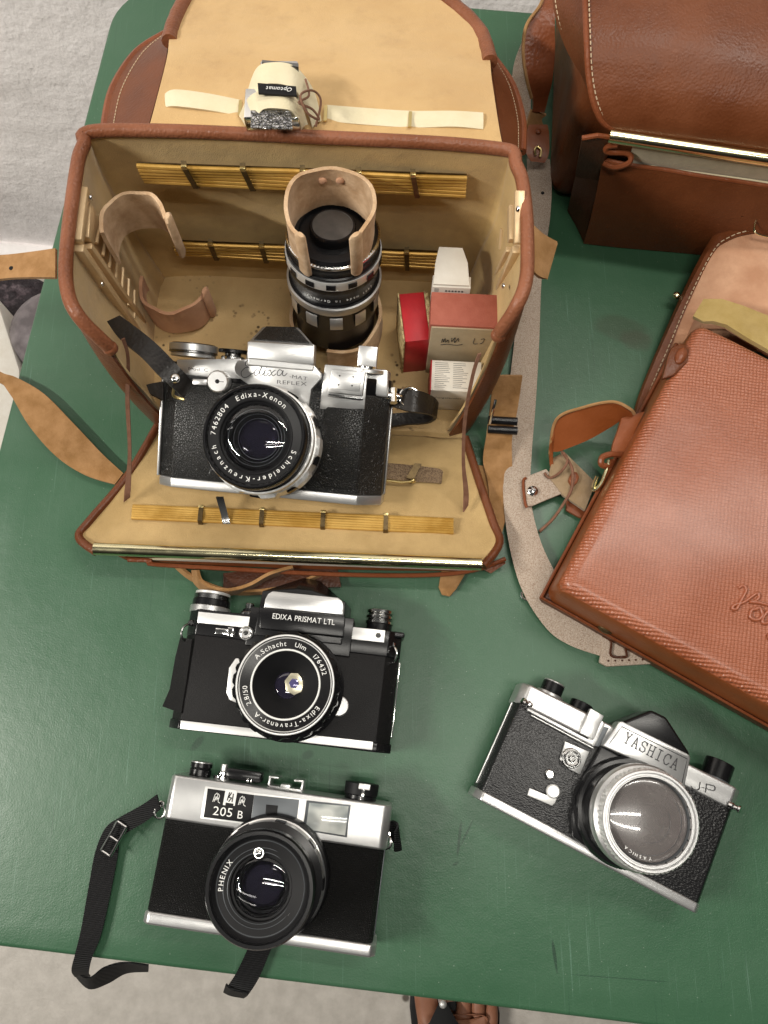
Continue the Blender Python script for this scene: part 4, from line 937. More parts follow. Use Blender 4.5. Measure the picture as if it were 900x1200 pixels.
tag(cd_.build('string', 'lace'), 'thin brown string tangled beside the cream elastic on the lid', 'string')

# carrying straps that come with the bag
b = MB(); b.sheet(strap([(-60, 303, .105, -60, 338, .105), (0, 300, .110, 0, 328, .110), (30, 297, .115, 30, 326, .115), (66, 292, .12, 66, 326, .12)]), .0022); sL = b.build('shoulder_strap', 'tan_strap', BG)
b = MB()
for x, y in ((13, 314), (46, 309)): b.dome(.0014, P(x, y, .1155 if x > 30 else .1135), .0003, (0, 0, 1), 12)
b.build('strap_hole', 'mattblack', sL)
b = MB(); b.sheet(strap([(-60, 380, .01, -60, 440, .0), (-5, 432, .004, -5, 447, .004), (20, 443, .006, 12, 462, .006), (52, 462, .006, 35, 500, .006), (85, 495, .006, 66, 535, .006), (120, 532, .006, 100, 557, .006), (145, 555, .006, 135, 568, .006)]), .0022); b.build('shoulder_strap', 'tan_strap', BG)
b = MB(); b.sheet(strap([(622, 262, .135, 624, 318, .135), (636, 275, .133, 632, 325, .133), (652, 284, .128, 640, 327, .128)]), .002)
b.sheet(strap([(652, 284, .128, 640, 327, .128), (640, 292, .118, 632, 320, .118), (622, 290, .115, 622, 318, .115)]), .002); b.build('strap_loop', 'tan_strap', BG)
b = MB(); b.sheet(strap([(578, 440, .05, 612, 440, .05), (574, 480, .03, 606, 480, .03), (570, 510, .016, 600, 512, .016), (566, 540, .006, 600, 545, .006), (572, 570, .005, 600, 575, .005), (574, 615, .004, 588, 625, .004)]), .0025); sR = b.build('side_strap', 'tan_strap', BG)
for k in (0, 11):
    b = MB(); b.tube([P(572, 492+k, .030), P(606, 494+k, .030)], .0030, 10); b.build('buckle', 'black', sR)
b = MB(); b.sheet(strap([(558, 545, .003, 574, 548, .003), (562, 580, .003, 580, 585, .003), (572, 612, .003, 582, 616, .003)]), .002); b.build('strap_end', 'tan_strap', BG)
b = MB(); b.tube(crom([P(581, 468, .05), P(578, 480, .045), P(574, 496, .034)], 5), .0010, 8); b.build('buckle_wire', 'chrome', BG)
# loop of strap between bag and black camera
b = MB(); b.sheet(strap([(226, 668, .006, 232, 668, .016), (228, 682, .006, 236, 680, .018), (242, 694, .006, 248, 688, .018), (262, 698, .006, 268, 691, .018), (290, 690, .006, 292, 685, .018), (318, 676, .006, 316, 672, .018), (345, 668, .006, 343, 664, .016)]), .0022); b.build('strap_loop', 'tan_strap', BG)
b = MB(); b.sheet(strap([(205, 664, .003, 212, 664, .008), (225, 680, .003, 228, 676, .008), (262, 694, .003, 262, 690, .008), (300, 696, .003, 300, 692, .008), (345, 690, .003, 342, 685, .008), (380, 674, .003, 376, 671, .008)]), .002); b.build('strap_loop', 'tan_strap', BG)
b = MB(); b.sheet(strap([(262, 672, .004, 262, 692, .004), (300, 668, .004, 302, 694, .004), (345, 664, .004, 350, 690, .004), (395, 664, .004, 400, 688, .004)]), .0022); b.build('strap_lining', 'darkleather', BG)

# ================================================================== CAMERA in the bag
m0 = (-.0755, .1615, .0400)
mt_ = Pose(m0, -5.5, 24, -3)
K = thing('reflex_camera', 'silver and black reflex camera with large lens, propped inside the open bag', 'camera', mt_.mat, 'film cameras on the green table')
LL = lambda p, z=0: mt_.loc(p, z)
x0 = LL(C7(65, 900))[0]; x1 = LL(C8(545, 1000))[0]; yb = LL(C7(120, 945))[1]
ysm = (LL(C7(130, 410))[1]+LL(C8(450, 520))[1])/2; ytp = (LL(C7(185, 250))[1]+LL(C8(470, 275))[1])/2
xs = LL(C8(420, 980))[0]
b = MB(.001); b.extr([(x0+11, -.5), (xs, -.5), (x1, -13), (x1, -33), (x0, -33), (x0, -8)], yb, ytp-16, 'y', .8); b.build('body', 'pebble', K)
b = MB(.001); b.extr([(x0+11, -1), (xs, -1), (x1, -13.5), (x1, -33), (x0, -33), (x0, -8)], ytp-17, ytp-5, 'y', .8); b.build('upper_body', 'black', K)
b = MB(.001).m('satin'); b.extr([(x0+11, .2), (xs, .2), (x1+.4, -12.5), (x1+.4, -34), (x0-.4, -34), (x0-.4, -7.5)], yb-6.5, yb+.2, 'y', .8); b.build('base_plate', 'satin', K)
b = MB(.001); lpoly(b, mt_, [C7(185, 258), C7(182, 330), C7(260, 350), C7(420, 365), C7(600, 370), C7(560, 250)], -30, .6, .6); b.build('top_plate', 'satin', K)
b = MB(.001); lpoly(b, mt_, [C8(240, 270), C8(222, 410), C8(210, 520), C8(460, 520), C8(478, 290)], -30, .6, .6); b.build('top_plate', 'satin', K)
b = MB(.001); lpoly(b, mt_, [C8(480, 292), C8(468, 440), C8(590, 455), C8(592, 300)], -30, -6, 1.5); b.build('end_housing', 'satin', K)
# right leatherette panel and left grip
def rlp(mb, pts, z0, z1, bev=.4):
    return mb.extr([LL(p, z1) for p in pts], z0, z1, 'z', bev)
b = MB(.001); rlp(b, [C8(255, 505), C8(232, 530), C8(188, 890), C8(205, 930), C8(240, 945), C8(415, 965), C8(455, 522)], -1, .9, .5); b.build('grip_panel', 'pebble', K)
b = MB(.001); b.extr([(x0-1.8, yb), (x0-.2, yb), (x0-.2, ytp-12), (x0-1.8, ytp-12)], -12, -6, 'z', .3); b.build('back_edge', 'satin', K)
b = MB(.001); b.extr([(x1+.1, yb), (x1+1.2, yb), (x1+1.2, ytp-17), (x1+.1, ytp-17)], -33, -27, 'z', .3); b.build('back_edge', 'satin', K)
# prism
b = MB(.001)
rlp(b, [C7(600, 150), C7(595, 252), C7(540, 262), C7(522, 300), C7(530, 350), C7(600, 400), C7(760, 420), C8(150, 520), C8(165, 410), C8(218, 350), C8(220, 320), C8(180, 275), C8(182, 160), C7(760, 165)], -4, 4, .7)
pf = b.build('prism_front', 'satin', K)
b = MB(.001); rlp(b, [C7(604, 150), C7(598, 250), C8(178, 275), C8(183, 165), C7(760, 160)], 3.5, 6.5, .9); b.build('prism_brow', 'satin', pf)
b = MB(.001)
B1 = [LL(p, 5) for p in (C7(604, 150), C8(188, 168), C8(180, 275), C7(598, 250))]; T1 = [LL(p, -22) for p in (C7(690, 62), C8(95, 62))]
vs = [(*B1[0], 5), (*B1[1], 5), (B1[1][0], ytp-4, 5), (B1[0][0], ytp-4, 5), (*T1[0], -22), (*T1[1], -22), (T1[1][0]+12, ytp-4, -24), (T1[0][0]-12, ytp-4, -24)]
b.add(vs, [(0, 1, 2, 3), (0, 4, 5, 1), (4, 7, 6, 5), (0, 3, 7, 4), (1, 5, 6, 2), (3, 2, 6, 7)]); pr_ = b.build('prism_housing', 'satin', K, flat=True, bev=.0012)
b = MB(.001)
def top_pt(u, v):  # point on the prism roof plane
    a = Vector(vs[0]).lerp(Vector(vs[1]), u); c = Vector(vs[4]).lerp(Vector(vs[5]), u); return a.lerp(c, v)
nrm = (Vector(vs[1])-Vector(vs[0])).cross(Vector(vs[4])-Vector(vs[0])).normalized()
if nrm.z < 0 and nrm.y < 0: nrm = -nrm
pp = [top_pt(.07, .10)+nrm*.3, top_pt(.93, .10)+nrm*.3, top_pt(.88, .93)+nrm*.3, top_pt(.12, .93)+nrm*.3]
b.sheet([[pp[0], pp[1]], [pp[3], pp[2]]], 1.0); b.build('roof_leather', 'pebble', pr_)
# engraving
b = MB(.001)
a = LL(C7(562, 352), 4); c = LL(C7(832, 352), 4); rr = math.atan2(c[1]-a[1], c[0]-a[0]); LW = math.hypot(c[0]-a[0], c[1]-a[1])
def fx(u, v): X = u*LW; Y = v*LW; return (a[0]+X*math.cos(rr)-Y*math.sin(rr), a[1]+X*math.sin(rr)+Y*math.cos(rr))
def sm(pts): return [tuple(p[:2]) for p in crom([(x, y, 0) for x, y in pts], 5)]
SC = [sm([(.26, .30), (.20, .33), (.12, .30), (.11, .22), (.18, .18), (.10, .17), (.01, .08), (.03, -.02), (.12, -.03), (.22, .03), (.30, .07)]),
      sm([(.40, .10), (.34, .13), (.29, .07), (.31, .01), (.36, .02), (.42, .11), (.52, .30), (.47, .24), (.41, .08), (.43, .01), (.49, .05), (.53, .12), (.50, .02), (.54, .0), (.60, .06)]),
      sm([(.60, .10), (.64, .12), (.66, .05), (.70, .0), (.76, .04)]), sm([(.75, .12), (.69, .08), (.62, .0), (.60, .01)]),
      sm([(.90, .10), (.84, .13), (.79, .07), (.80, .01), (.86, .02), (.92, .11), (.90, .03), (.94, .0), (1.0, .05)]), [(.555, .175), (.565, .185)]]
strokes(b, SC, fx, 4.0, .50, .12)
k1 = LL(C7(845, 350), 4); k2 = LL(C8(145, 343), 4); line_text(b, '-MAT', k1[0], k2[0], k1[1]-1.5, 3.3, 4.0, rot=math.degrees(math.atan2(k2[1]-k1[1], k2[0]-k1[0]))-2, thick=.5)
k1 = LL(C7(770, 398), 4); k2 = LL(C8(142, 392), 4); line_text(b, 'REFLEX', k1[0], k2[0], k1[1], 3.6, 4.0, rot=math.degrees(math.atan2(k2[1]-k1[1]+1.0, k2[0]-k1[0]))-2, thick=.5)
b.build('lettering', 'greyink', pf, flat=True)
b = MB(.001); k1 = LL(C7(252, 318), .6); k2 = LL(C7(370, 328), .6); line_text(b, 'Mod. C', k1[0], k2[0], k1[1], 2.8, .6, rot=math.degrees(math.atan2(k2[1]-k1[1], k2[0]-k1[0])), thick=.5); b.build('lettering', 'greyink', K, flat=True)
# controls
def sbar(pts, z0, z1, nm, mt2, bev=.4): b = MB(.001); rlp(b, pts, z0, z1, bev); return b.build(nm, mt2, K)
sbar([C7(278, 368), C7(276, 404), C7(360, 408), C7(362, 372)], 0, 2, 'selector', 'satin')
a = LL(C7(428, 385), 7); b = MB(.001); b.m('satin').lathe([(.01, 0), (7, 0), (7, 5), (7.2, 5.2), (7.2, 8), (6.4, 9), (.01, 9)], (*a, 0), (0, 0, 1), 72, scal=(.4, 40, 5.1, 8.1)); b.m('black').lathe([(.01, 9.3), (1.3, 9.2), (1.5, 9.0), (1.5, 8)], (*a, 0), n=16)
b.m('black').box(a[0]-.2, a[0]+4.5, a[1]-.2, a[1]+.2, 8.9, 9.15, .05)
b.build('slow_speed_dial', 'satin', K)
b = MB(.001); ydial(b, mt_, C7(148, 225), C7(420, 235), -14, [('satin', .93, ytp-1, ytp+1.5), ('darkchrome', 1, ytp+1.5, ytp+3.0), ('satin', 1, ytp+3.0, ytp+7.5), ('darkchrome', .9, ytp+7.5, ytp+8.2)]); b.build('advance_dial', 'satin', K)
b = MB(.001); ydial(b, mt_, C7(432, 225), C7(600, 230), -14, [('chrome', .8, ytp-1, ytp+1.8), ('darkchrome', .55, ytp+1.8, ytp+4.0), ('black', 1, ytp+4.0, ytp+6.5)]); b.build('speed_dial', 'black', K)
b = MB(.001); ydial(b, mt_, C8(365, 265), C8(585, 290), -12, [('satin', 1, ytp-2, ytp+.6), ('chrome', .5, ytp+.6, ytp+3)]); a = LL(C8(430, 165), -12); c = LL(C8(530, 250), -12)
b.m('satin').box(a[0], c[0], ytp+2, a[1], -14, -10, .8); b.build('rewind_knob', 'satin', K)
ma = sbar([C8(278, 295), C8(258, 425), C8(448, 445), C8(465, 310)], 0, 4.5, 'meter_shoe', 'satin', .6)
b = MB(.001)
for p in (C8(322, 333), C8(398, 340), C8(315, 383), C8(391, 388)): a = LL(p, 5.2); cyl(b, (*a, 0), .55, 4.5, 5.6, .1, 10)
b.build('rivet', 'darkink', ma)
b = MB(.001); q = [LL(p, 5.0) for p in (C8(300, 315), C8(280, 405), C8(430, 420), C8(447, 328))]; b.extr(q, 4.3, 5.2, 'z', .2); b.build('inner_plate', 'satin', ma)
sbar([C8(258, 432), C8(255, 448), C8(448, 470), C8(455, 455)], 0, 3, 'meter_catch', 'darkchrome')
# lens
fc = LL((297, 511), 50); bc = LL((308, 517), 28); ax_ = Vector((fc[0]-bc[0], fc[1]-bc[1], 22)).normalized(); O = Vector((fc[0], fc[1], 50))-ax_*50
def LP(prof, mt2, b, n=96, **k): b.m(mt2).lathe([(r_*1.09, h_) for r_, h_ in prof], O, ax_, n, **k); return b
b = MB(.001); LP([(31, 2), (31, 8), (30, 9), (29, 9), (29, 13)], 'satin', b); LP([(29, 13), (32, 14), (32.6, 15), (32.6, 25), (31.5, 26.5)], 'whitesatin', b, n=120, scal=(1.8, 9, 14.5, 25.5))
LP([(31.5, 26.5), (30.2, 27), (30.2, 31), (31.6, 31.6), (31.6, 36.5), (30.6, 37)], 'whitesatin', b, n=160); LP([(30.6, 37), (29.6, 37.2), (29.6, 40), (30.0, 41), (30.0, 47.6), (29.3, 49.4), (28.6, 50), (27.8, 50), (27.2, 49), (26.8, 47.6)], 'black', b)
LP([(26.8, 47.6), (21.6, 46.0), (21.2, 46.4), (20.8, 46.2), (20.2, 45)], 'mattblack', b)
LP([(20.2, 45), (17.5, 43), (17.0, 40), (14.5, 38.5), (14, 36), (11, 34.5), (10.5, 32), (.01, 31)], 'mattblack', b)
lens = b.build('lens', 'black', K, ang=25)
b = MB(.001)
for k in range(9): LP([(32.0, 15.5), (33.2, 16.5), (33.2, 24), (32.0, 25)], 'black', b, n=5, a0=k*40+21, a1=k*40+38)
b.build('grip_ring', 'black', lens)
b = MB(.001)
def lens_text(s, a0, a1, r, size, z):
    t = MB(.001); arc_text(t, s, a0, a1, r, size, 0); xx = (Vector((1, 0, 0))-ax_*ax_.x).normalized(); q = Matrix((xx, ax_.cross(xx), ax_)).transposed()
    b.add([O+ax_*z+q@Vector(v) for v in t.v], t.f)
lens_text('7462804', 183, 136, 26.4, 4.8, 47.15); lens_text('Edixa-Xenon', 124, 48, 26.4, 4.8, 47.15); lens_text('Schneider-Kreuznach', -12, -165, 26.4, 4.6, 47.15)
b.build('lettering', 'white', lens, flat=True)
b = MB(.001); b.dome(22.0, O+ax_*42.8, 5.4, ax_, 56); b.build('front_element', 'glass', lens)
b = MB(.001); b.dome(13, O+ax_*34, 4.5, ax_); b.build('rear_element', 'coated', lens)
b = MB(.001)
for r, z in ((17.2, 41.5), (14.4, 38.8), (12, 36.5)): ring(b, O, r, .22, z, 64, 6, ax_)
b.build('inner_ring', 'greyface', lens)
# straps of this camera
b = MB(); b.sheet(strap([(126, 378, .105, 141, 371, .105), (140, 397, .108, 158, 383, .108), (165, 418, .112, 182, 402, .112), (186, 440, .112, 205, 425, .112), (206, 458, .106, 220, 442, .106), (214, 466, .100, 224, 450, .100)]), .0024); st = b.build('wrist_strap', 'blackleather', K)
b = MB(); b.dome(.0030, P(205, 443, .1125), .0016); b.build('stud', 'chrome', st)
b = MB(); b.tube(crom([P(204, 455, .10), P(203, 463, .096), P(208, 466, .094), P(216, 468, .094)], 5), .0009, 8); b.build('swivel', 'goldclip', K)
b = MB(); b.tube([P(427, 456, .062), P(438, 460, .062), P(450, 463, .060), P(458, 464, .060), P(470, 466, .058)], [.0012, .0026, .0020, .0030, .0022], 12); b.tube([P(461, 456, .060), P(461, 472, .060)], .0028, 12); b.build('swivel_hook', 'chrome', K)
b = MB(); c = P(480, 466, .058); ring(b, c, .0068, .0009, 0, 30, 8, (.2, -.3, 1)); b.build('swivel_ring', 'chrome', K)
b = MB(); b.sheet(strap([(455, 455, .050, 455, 475, .050), (480, 457, .058, 478, 482, .058), (496, 460, .056, 492, 484, .056), (508, 466, .048, 504, 486, .048)]), .0024); b.sheet(strap([(508, 466, .048, 504, 486, .048), (512, 474, .034, 510, 490, .034), (500, 482, .026, 500, 496, .026), (475, 484, .022, 475, 498, .022), (450, 486, .022, 450, 502, .022)]), .0024); b.build('wrist_strap', 'blackleather', K)
b = MB(); b.sheet(strap([(172, 452, .06, 176, 462, .06), (180, 450, .06, 184, 466, .06), (192, 448, .06, 192, 470, .06)]), .003); b.build('strap_stub', 'blackleather', K)

# ================================================================== LENS standing in the bag
LT = thing('camera_lens', 'black and silver capped lens standing upright in the leather holder of the bag', 'lens', Vector((-.0375, .300, .012)))
AXL = Vector((0.03, math.sin(rad(10)), math.cos(rad(10)))).normalized(); FRL = Vector((0, -math.cos(rad(10)), math.sin(rad(10))))
LB = Vector((-.0330, .300, atY(392, 408, .300-.0262)[2]))
def hf(ypx, r):
    lo, hi = -.03, .16
    for _ in range(40):
        h = (lo+hi)/2; p = LB+AXL*h+FRL*r; c = R.T@(np.array(p)-CAM); y = CY+F*c[1]/c[2]
        if y > ypx: lo = h
        else: hi = h
    return lo
h0 = hf(408, .0262)
def ll(mb, mt2, prof, n=80, **k): mb.m(mt2).lathe([(r_*1.11 if r_ > .016 else r_, h_) for r_, h_ in prof], LB, AXL, n, **k)
hT_ = hf(305, .0262)
b = MB(); ll(b, 'black', [(.0001, h0-.001), (.023, h0-.001), (.0262, h0+.002), (.0268, hf(386, .0268)), (.0282, hf(384, .0282)), (.0282, hf(367, .0282))])
ll(b, 'satin', [(.0282, hf(367, .0282)), (.0297, hf(366, .0297)), (.0297, hf(360, .0297)), (.0285, hf(358, .0285))])
ll(b, 'black', [(.0285, hf(358, .0285)), (.0272, hf(356, .0272)), (.0272, hf(343, .0272)), (.0284, hf(341, .0284)), (.0284, hf(325, .0284)), (.0276, hf(323, .0276)), (.0276, hf(314, .0276))])
ll(b, 'chrome', [(.0276, hf(314, .0276)), (.0279, hf(313.5, .0279)), (.0279, hf(311.5, .0279)), (.0266, hf(310.5, .0275))], n=160)
ll(b, 'black', [(.0266, hf(310.5, .0275)), (.0266, hT_-.0015), (.0255, hT_), (.0200, hT_), (.0195, hT_-.0025), (.0150, hT_-.0025)])
lb = b.build('barrel', 'black', LT)
b = MB()
for k in range(11): ll(b, 'satin', [(.0283, hf(383, .0285)), (.0288, hf(382, .0288)), (.0288, hf(371, .0288)), (.0283, hf(370, .0288))], n=6, a0=k*32.7+4, a1=k*32.7+20)
b.build('grip_ring', 'satin', lb)
b = MB(); ll(b, 'whitesatin', [(.0283, hf(337.5, .0283)), (.0291, hf(336.5, .0291)), (.0291, hf(328.5, .0291)), (.0283, hf(327.5, .0283))], n=96)
gr = b.build('focus_ring', 'whitesatin', lb)
b = MB()
for k in range(14): ll(b, 'black', [(.0286, hf(337, .0296)), (.0296, hf(336.5, .0296)), (.0296, hf(331.5, .0296)), (.0286, hf(331, .0296))], n=4, a0=k*25.7+6, a1=k*25.7+17)
b.build('grip_notch', 'black', gr)
b = MB(); zc = (hf(356, .0272)+hf(343, .0272))/2; s_t = 'Lens made in Germany'
XL = (Vector((1, 0, 0))-AXL*AXL.x).normalized(); YL = AXL.cross(XL)
for i, ch in enumerate(s_t):
    if ch == ' ': continue
    vs_, fs_, lo, hi = glyph(ch); A_ = rad(-100+(14-i)*4.8)
    nn_ = XL*math.cos(A_)+YL*math.sin(A_); tx_ = XL*math.sin(A_)-YL*math.cos(A_); u_ = -AXL
    b.add([LB+nn_*.0303+AXL*zc+tx_*((v[0]-(lo+hi)/2)*.0030)+u_*((v[1]-.35)*.0033)+nn_*(v[2]*.002) for v in vs_], fs_)
b.build('lettering', 'white', lb, flat=True)
b = MB(); ll(b, 'black', [(.0150, hT_-.0025), (.0150, hT_+.003), (.0142, hT_+.0042), (.0132, hT_+.0042)]); ll(b, 'greycap', [(.0132, hT_+.0042), (.0128, hT_+.0036), (.0085, hT_+.0040), (.0001, hT_+.0041)]); b.build('rear_cap', 'black', LT)
b = MB(); b.lathe([(.0001, 0), (.0016, 0), (.0016, .003), (.0001, .0035)], LB+AXL*(hT_-.006)+Vector((.0265, 0, 0)), (1, 0, 0), 16); b.build('release_pin', 'chrome', LT)

# ================================================================== small boxes in the bag
def wbox(name, label, mt2, x0, x1, y0, y1, z0, z1, yaw=-3., bev=.0005, cat='box'):
    c = Vector(((x0+x1)/2, (y0+y1)/2, z0)); M = Matrix.Translation(c)@Matrix.Rotation(rad(yaw), 4, 'Z')
    T_ = thing(name, label, cat, M, 'small cardboard boxes in the open bag'); hx, hy, hz = (x1-x0)/2*1000, (y1-y0)/2*1000, (z1-z0)*1000
    return T_, hx, hy, hz
T_, hx, hy, hz = wbox('card_box', 'narrow bright red box with worn gold edges, standing beside the lens', 'redbox', .0145, .0365, .264, .302, .006, .054, 6)
b = MB(.001); b.box(-hx+1.2, hx-3.2, -hy, hy, 0, hz, .5); b.build('cover', 'redbox', T_)
b = MB(.001); b.box(-hx, -hx+1.1, -hy-.5, hy+.5, -.4, hz+.5, .3); b.build('edge', 'worngold', T_)
b = MB(.001); b.box(hx-3.1, hx-.2, -hy-.4, hy+.4, -.4, hz+.3, .3); b.build('edge', 'worngold', T_)
T_, hx, hy, hz = wbox('card_box', 'tan box with red-brown lid and pencil writing, in the right front corner of the bag', 'tancard', .0345, .0800, .262, .288, .006, .076, -3)
b = MB(.001); b.box(-hx+.8, hx-.8, -hy+.6, hy-.6, 0, hz-4, .4); bx_ = b.build('carton', 'tancard', T_)
b = MB(.001); b.box(-hx, hx, -hy+.9, hy, hz-26, hz, .6); b.build('lid', 'redbrown', T_)
b = MB(.001); b.box(-hx+1, hx-1, -hy-.1, -hy+1.2, 0, hz-2.2, .3); fp_ = b.build('front_face', 'tancard', T_)
b = MB(.001)
t2 = []
for i, sg in enumerate((sm([(0, 0), (.05, .6), (.1, .1), (.15, .7), (.2, .1), (.3, .5), (.33, 0)]), sm([(.45, .8), (.48, .2), (.6, .9), (.62, .1), (.75, .8), (.78, .3)]), sm([(0, -.35), (.3, -.2), (.7, -.3), (1, -.1)]), sm([(1.5, .9), (1.5, .1), (1.7, .1)]), sm([(1.8, .8), (1.95, .9), (1.9, .3), (1.8, .1)]))):
    pts = [Vector((-hx+9+p[0]*15, -hy-.25, hz-22+p[1]*9)) for p in sg]
    b.tube(pts, .22, 5)
b.build('handwriting', 'darkink', fp_)
T_, hx, hy, hz = wbox('card_box', 'white printed box with a tapered flap, standing behind the red-brown lidded box', 'whitecard', .0360, .0620, .291, .300, .006, .078, -3)
b = MB(.001); b.box(-hx, hx, -hy, hy, 0, hz, .3); b.build('carton', 'whitecard', T_)
b = MB(.001); b.extr([(-hx+.5, -hz*0+0), (hx-1, 0), (hx-3, 16), (hx-7, 26), (-hx+3, 26), (-hx+1, 14)], 0, .8, 'z', .2)
b.v = [(x, -hy+1+y*.95, hz+1.0+z+y*.25) for x, y, z in b.v]; b.build('flap', 'whitecard', T_)
b = MB(.001)
for k in range(6): b.box(-hx+9+k*2.2, -hx+10.2+k*2.2, -hy-.15, -hy+.1, hz-5.2, hz-3.6)
for k in range(5): b.box(-hx+1.5, -hx+4.5, -hy-.15, -hy+.1, hz-2.5-k*1.4, hz-2.1-k*1.4)
b.build('print', 'greyink', T_)
T_, hx, hy, hz = wbox('card_box', 'small white box printed with fine text, in front of the tan pencilled box', 'whitecard', .0360, .0720, .232, .2555, .007, .040, -3)
b = MB(.001); b.box(-hx, hx, -hy, hy, 0, hz, .4); b.build('carton', 'whitecard', T_)
b = MB(.001)
rn = random.Random(5)
for c_ in range(2):
    for k in range(14):
        y = hy-2-k*1.45; wv = rn.uniform(.55, 1)
        b.box(-hx+3+c_*13, -hx+3+c_*13+11*wv, y-.16, y+.16, hz, hz+.06)
a_ = (-hx+2.5, hx-10)
b.build('print', 'greyink', T_)
b = MB(.001)
line_text(b, 'Neugnutseite', -hx+3, hx-14, 0, 3.4, 0, thick=.3) if False else line_text(b, 'Voigtländer', -hx+3, hx-12, 0, 3.2, 0, thick=.3)
b.v = [(x, -hy-.05-z, hz-13+y) for x, y, z in b.v]; b.build('lettering', 'darkink', T_, flat=True)
b = MB(.001); b.box(-hx-.1, -hx+.8, -hy-.15, hy, 1, hz+.1, .1); b.build('edge_stripe', 'redbox', T_)

# ================================================================== CLOSED BAG, top right
T = thing('camera_bag', 'closed dark brown leather bag with brass-edged front pocket, at the back right', 'camera bag', Vector((.26, .48, 0)))
pt = [(.140, .424), (.40, .400), (.42, .60), (.158, .62)]; pb = [(.137, .422), (.40, .398), (.42, .60), (.155, .62)]
b = MB(); b.extr((pb, pt), 0, .130, 'z', .014, 5); b.build('shell', 'leather', T, ang=60)
rL = [P(742, 158, .104), P(712, 148, .110), P(698, 128, .119), P(690, 92, .132), P(687, 40, .146), P(684, -40, .153)]
rR = [P(975, 192, .104), P(976, 184, .110), P(978, 165, .120), P(980, 125, .134), P(985, 60, .147), P(990, -40, .153)]
Lc2, Rc2 = crom(rL, 6), crom(rR, 6)
b = MB(); b.sheet([[l.lerp(r, k/20)+Vector((0, 0, .003*math.sin(math.pi*k/20)+mnoise.noise(l.lerp(r, k/20)*14)*.002)) for k in range(21)] for l, r in zip(Lc2, Rc2)], .0022); ld2 = b.build('lid', 'leather', T, ang=60)
b = MB(); b.tube([v+Vector((0, 0, .0003)) for v in Lc2], .0020, 8); b.build('binding', 'redleather', ld2)
def stitches(path, parent, inn=Vector((0, 0, 0)), every=2, r=.00042, mt2='thread', gap=.35):
    b = MB()
    for i in range(0, len(path)-1, 1):
        p, q = path[i]+inn, path[i+1]+inn
        b.tube([p, p.lerp(q, 1-gap)], r, 5)
    return b.build('stitching', mt2, parent)
def resample(pts, step):
    pts = [Vector(p) for p in pts]; out = [pts[0]]; acc = 0
    for a, c in zip(pts, pts[1:]):
        L_ = (c-a).length
        while acc+L_ >= step:
            t = (step-acc)/L_; a = a.lerp(c, t); L_ = (c-a).length; out.append(a.copy()); acc = 0
        acc += L_
    return out
stitches(resample([l.lerp(r, .012)+Vector((0, 0, .0022)) for l, r in zip(Lc2, Rc2)], .0036), ld2)
gi = crom([P(647, -40, .128), P(650, 10, .124), P(664, 55, .116), P(684, 90, .116), P(692, 112, .118)], 6)
go = crom([P(684, -40, .1535), P(686, 10, .148), P(687, 50, .143), P(690, 85, .134), P(694, 112, .124)], 6)
b = MB(); b.sheet([[i.lerp(o, t) for t in (0, .33, .66, 1)] for i, o in zip(gi, go)], .002); lg = b.build('lid_gusset', 'leather', T)
stitches(resample([i.lerp(o, .06)+Vector((-.0006, -.0006, .0018)) for i, o in zip(gi, go)], .0040), lg)
b = MB(); b.sheet([[P(888, 158, .108), P(915, 160, .108)], [P(884, 178, .104), P(912, 182, .104)]], .004); b.build('lid_keeper', 'redleather', ld2)
# front pocket
b = MB(); q0, q1 = P(714, 159, .106), P(990, 200, .106)
b.tube([q0, q1], .0046, 18); br = b.build('brass_bar', 'brass', T)
f0, f1 = P(708, 190, .080), P(741, 194, .080); f9 = P(985, 232, .080)
topl = crom([P(706, 188, .080), P(741, 195, .080), P(780, 200, .078), P(820, 207, .078), P(900, 219, .079), P(990, 236, .080)], 5)
botl = crom([P(684, 284, .001), P(720, 288, .001), P(765, 292, .001), P(820, 297, .001), P(900, 306, .001), P(990, 318, .001)], 5)
b = MB(); b.sheet([[a_.lerp(c_, t)+Vector((0, -.004*math.sin(math.pi*t), 0)) for t in [k/8 for k in range(9)]] for a_, c_ in zip(topl, botl)], .0024); pk = b.build('pocket', 'leather', T, ang=60)
b = MB(); b.tube([v+Vector((0, 0, .0008)) for v in topl], .0016, 8); b.build('pocket_edge', 'redleather', pk)
b = MB(); b.tube([v+Vector((0, .0035, .0002)) for v in topl[8:]], .0012, 8); b.build('pocket_welt', 'cream', pk)
b = MB(); b.sheet([[P(742, 168, .100), P(850, 184, .100), P(990, 204, .100)], [P(738, 186, .084), P(850, 202, .084), P(990, 224, .084)], [P(735, 196, .060), P(850, 215, .060), P(990, 235, .060)]], .0015); b.build('pocket_lining', 'creamcloth', T)
b = MB(); b.sheet([[P(682, 162, .104), P(700, 159, .107), P(716, 162, .102)], [P(675, 205, .05), P(690, 208, .055), P(704, 210, .06)], [P(667, 246, .001), P(676, 262, .001), P(686, 283, .001)]], .003); gs = b.build('pocket_gusset', 'darkleather', T)
b = MB(); b.tube(crom([P(708, 192, .080), P(722, 196, .083), P(738, 190, .088), P(736, 180, .092), P(712, 178, .093), P(712, 172, .097), P(724, 170, .100)], 6), .0020, 8); b.build('folded_edge', 'redleather', gs)
b = MB(); b.tube([P(682, 162, .105), P(700, 159, .108), P(716, 161, .104)], .0018, 8); b.build('gusset_binding', 'redleather', gs)
b = MB(); b.tube(crom([P(887, 254, .050), P(884, 268, .048), P(888, 274, .047), P(905, 278, .046), P(930, 281, .046)], 5), .0009, 8); b.build('wire_loop', 'brass', pk)
b = MB(); b.sheet([[P(868, 252, .052), P(885, 248, .053), P(905, 249, .053), P(920, 252, .052)], [P(868, 254, .050), P(885, 256, .050), P(905, 257, .050), P(920, 256, .050)]], .002); b.build('slot', 'darkleather', pk)
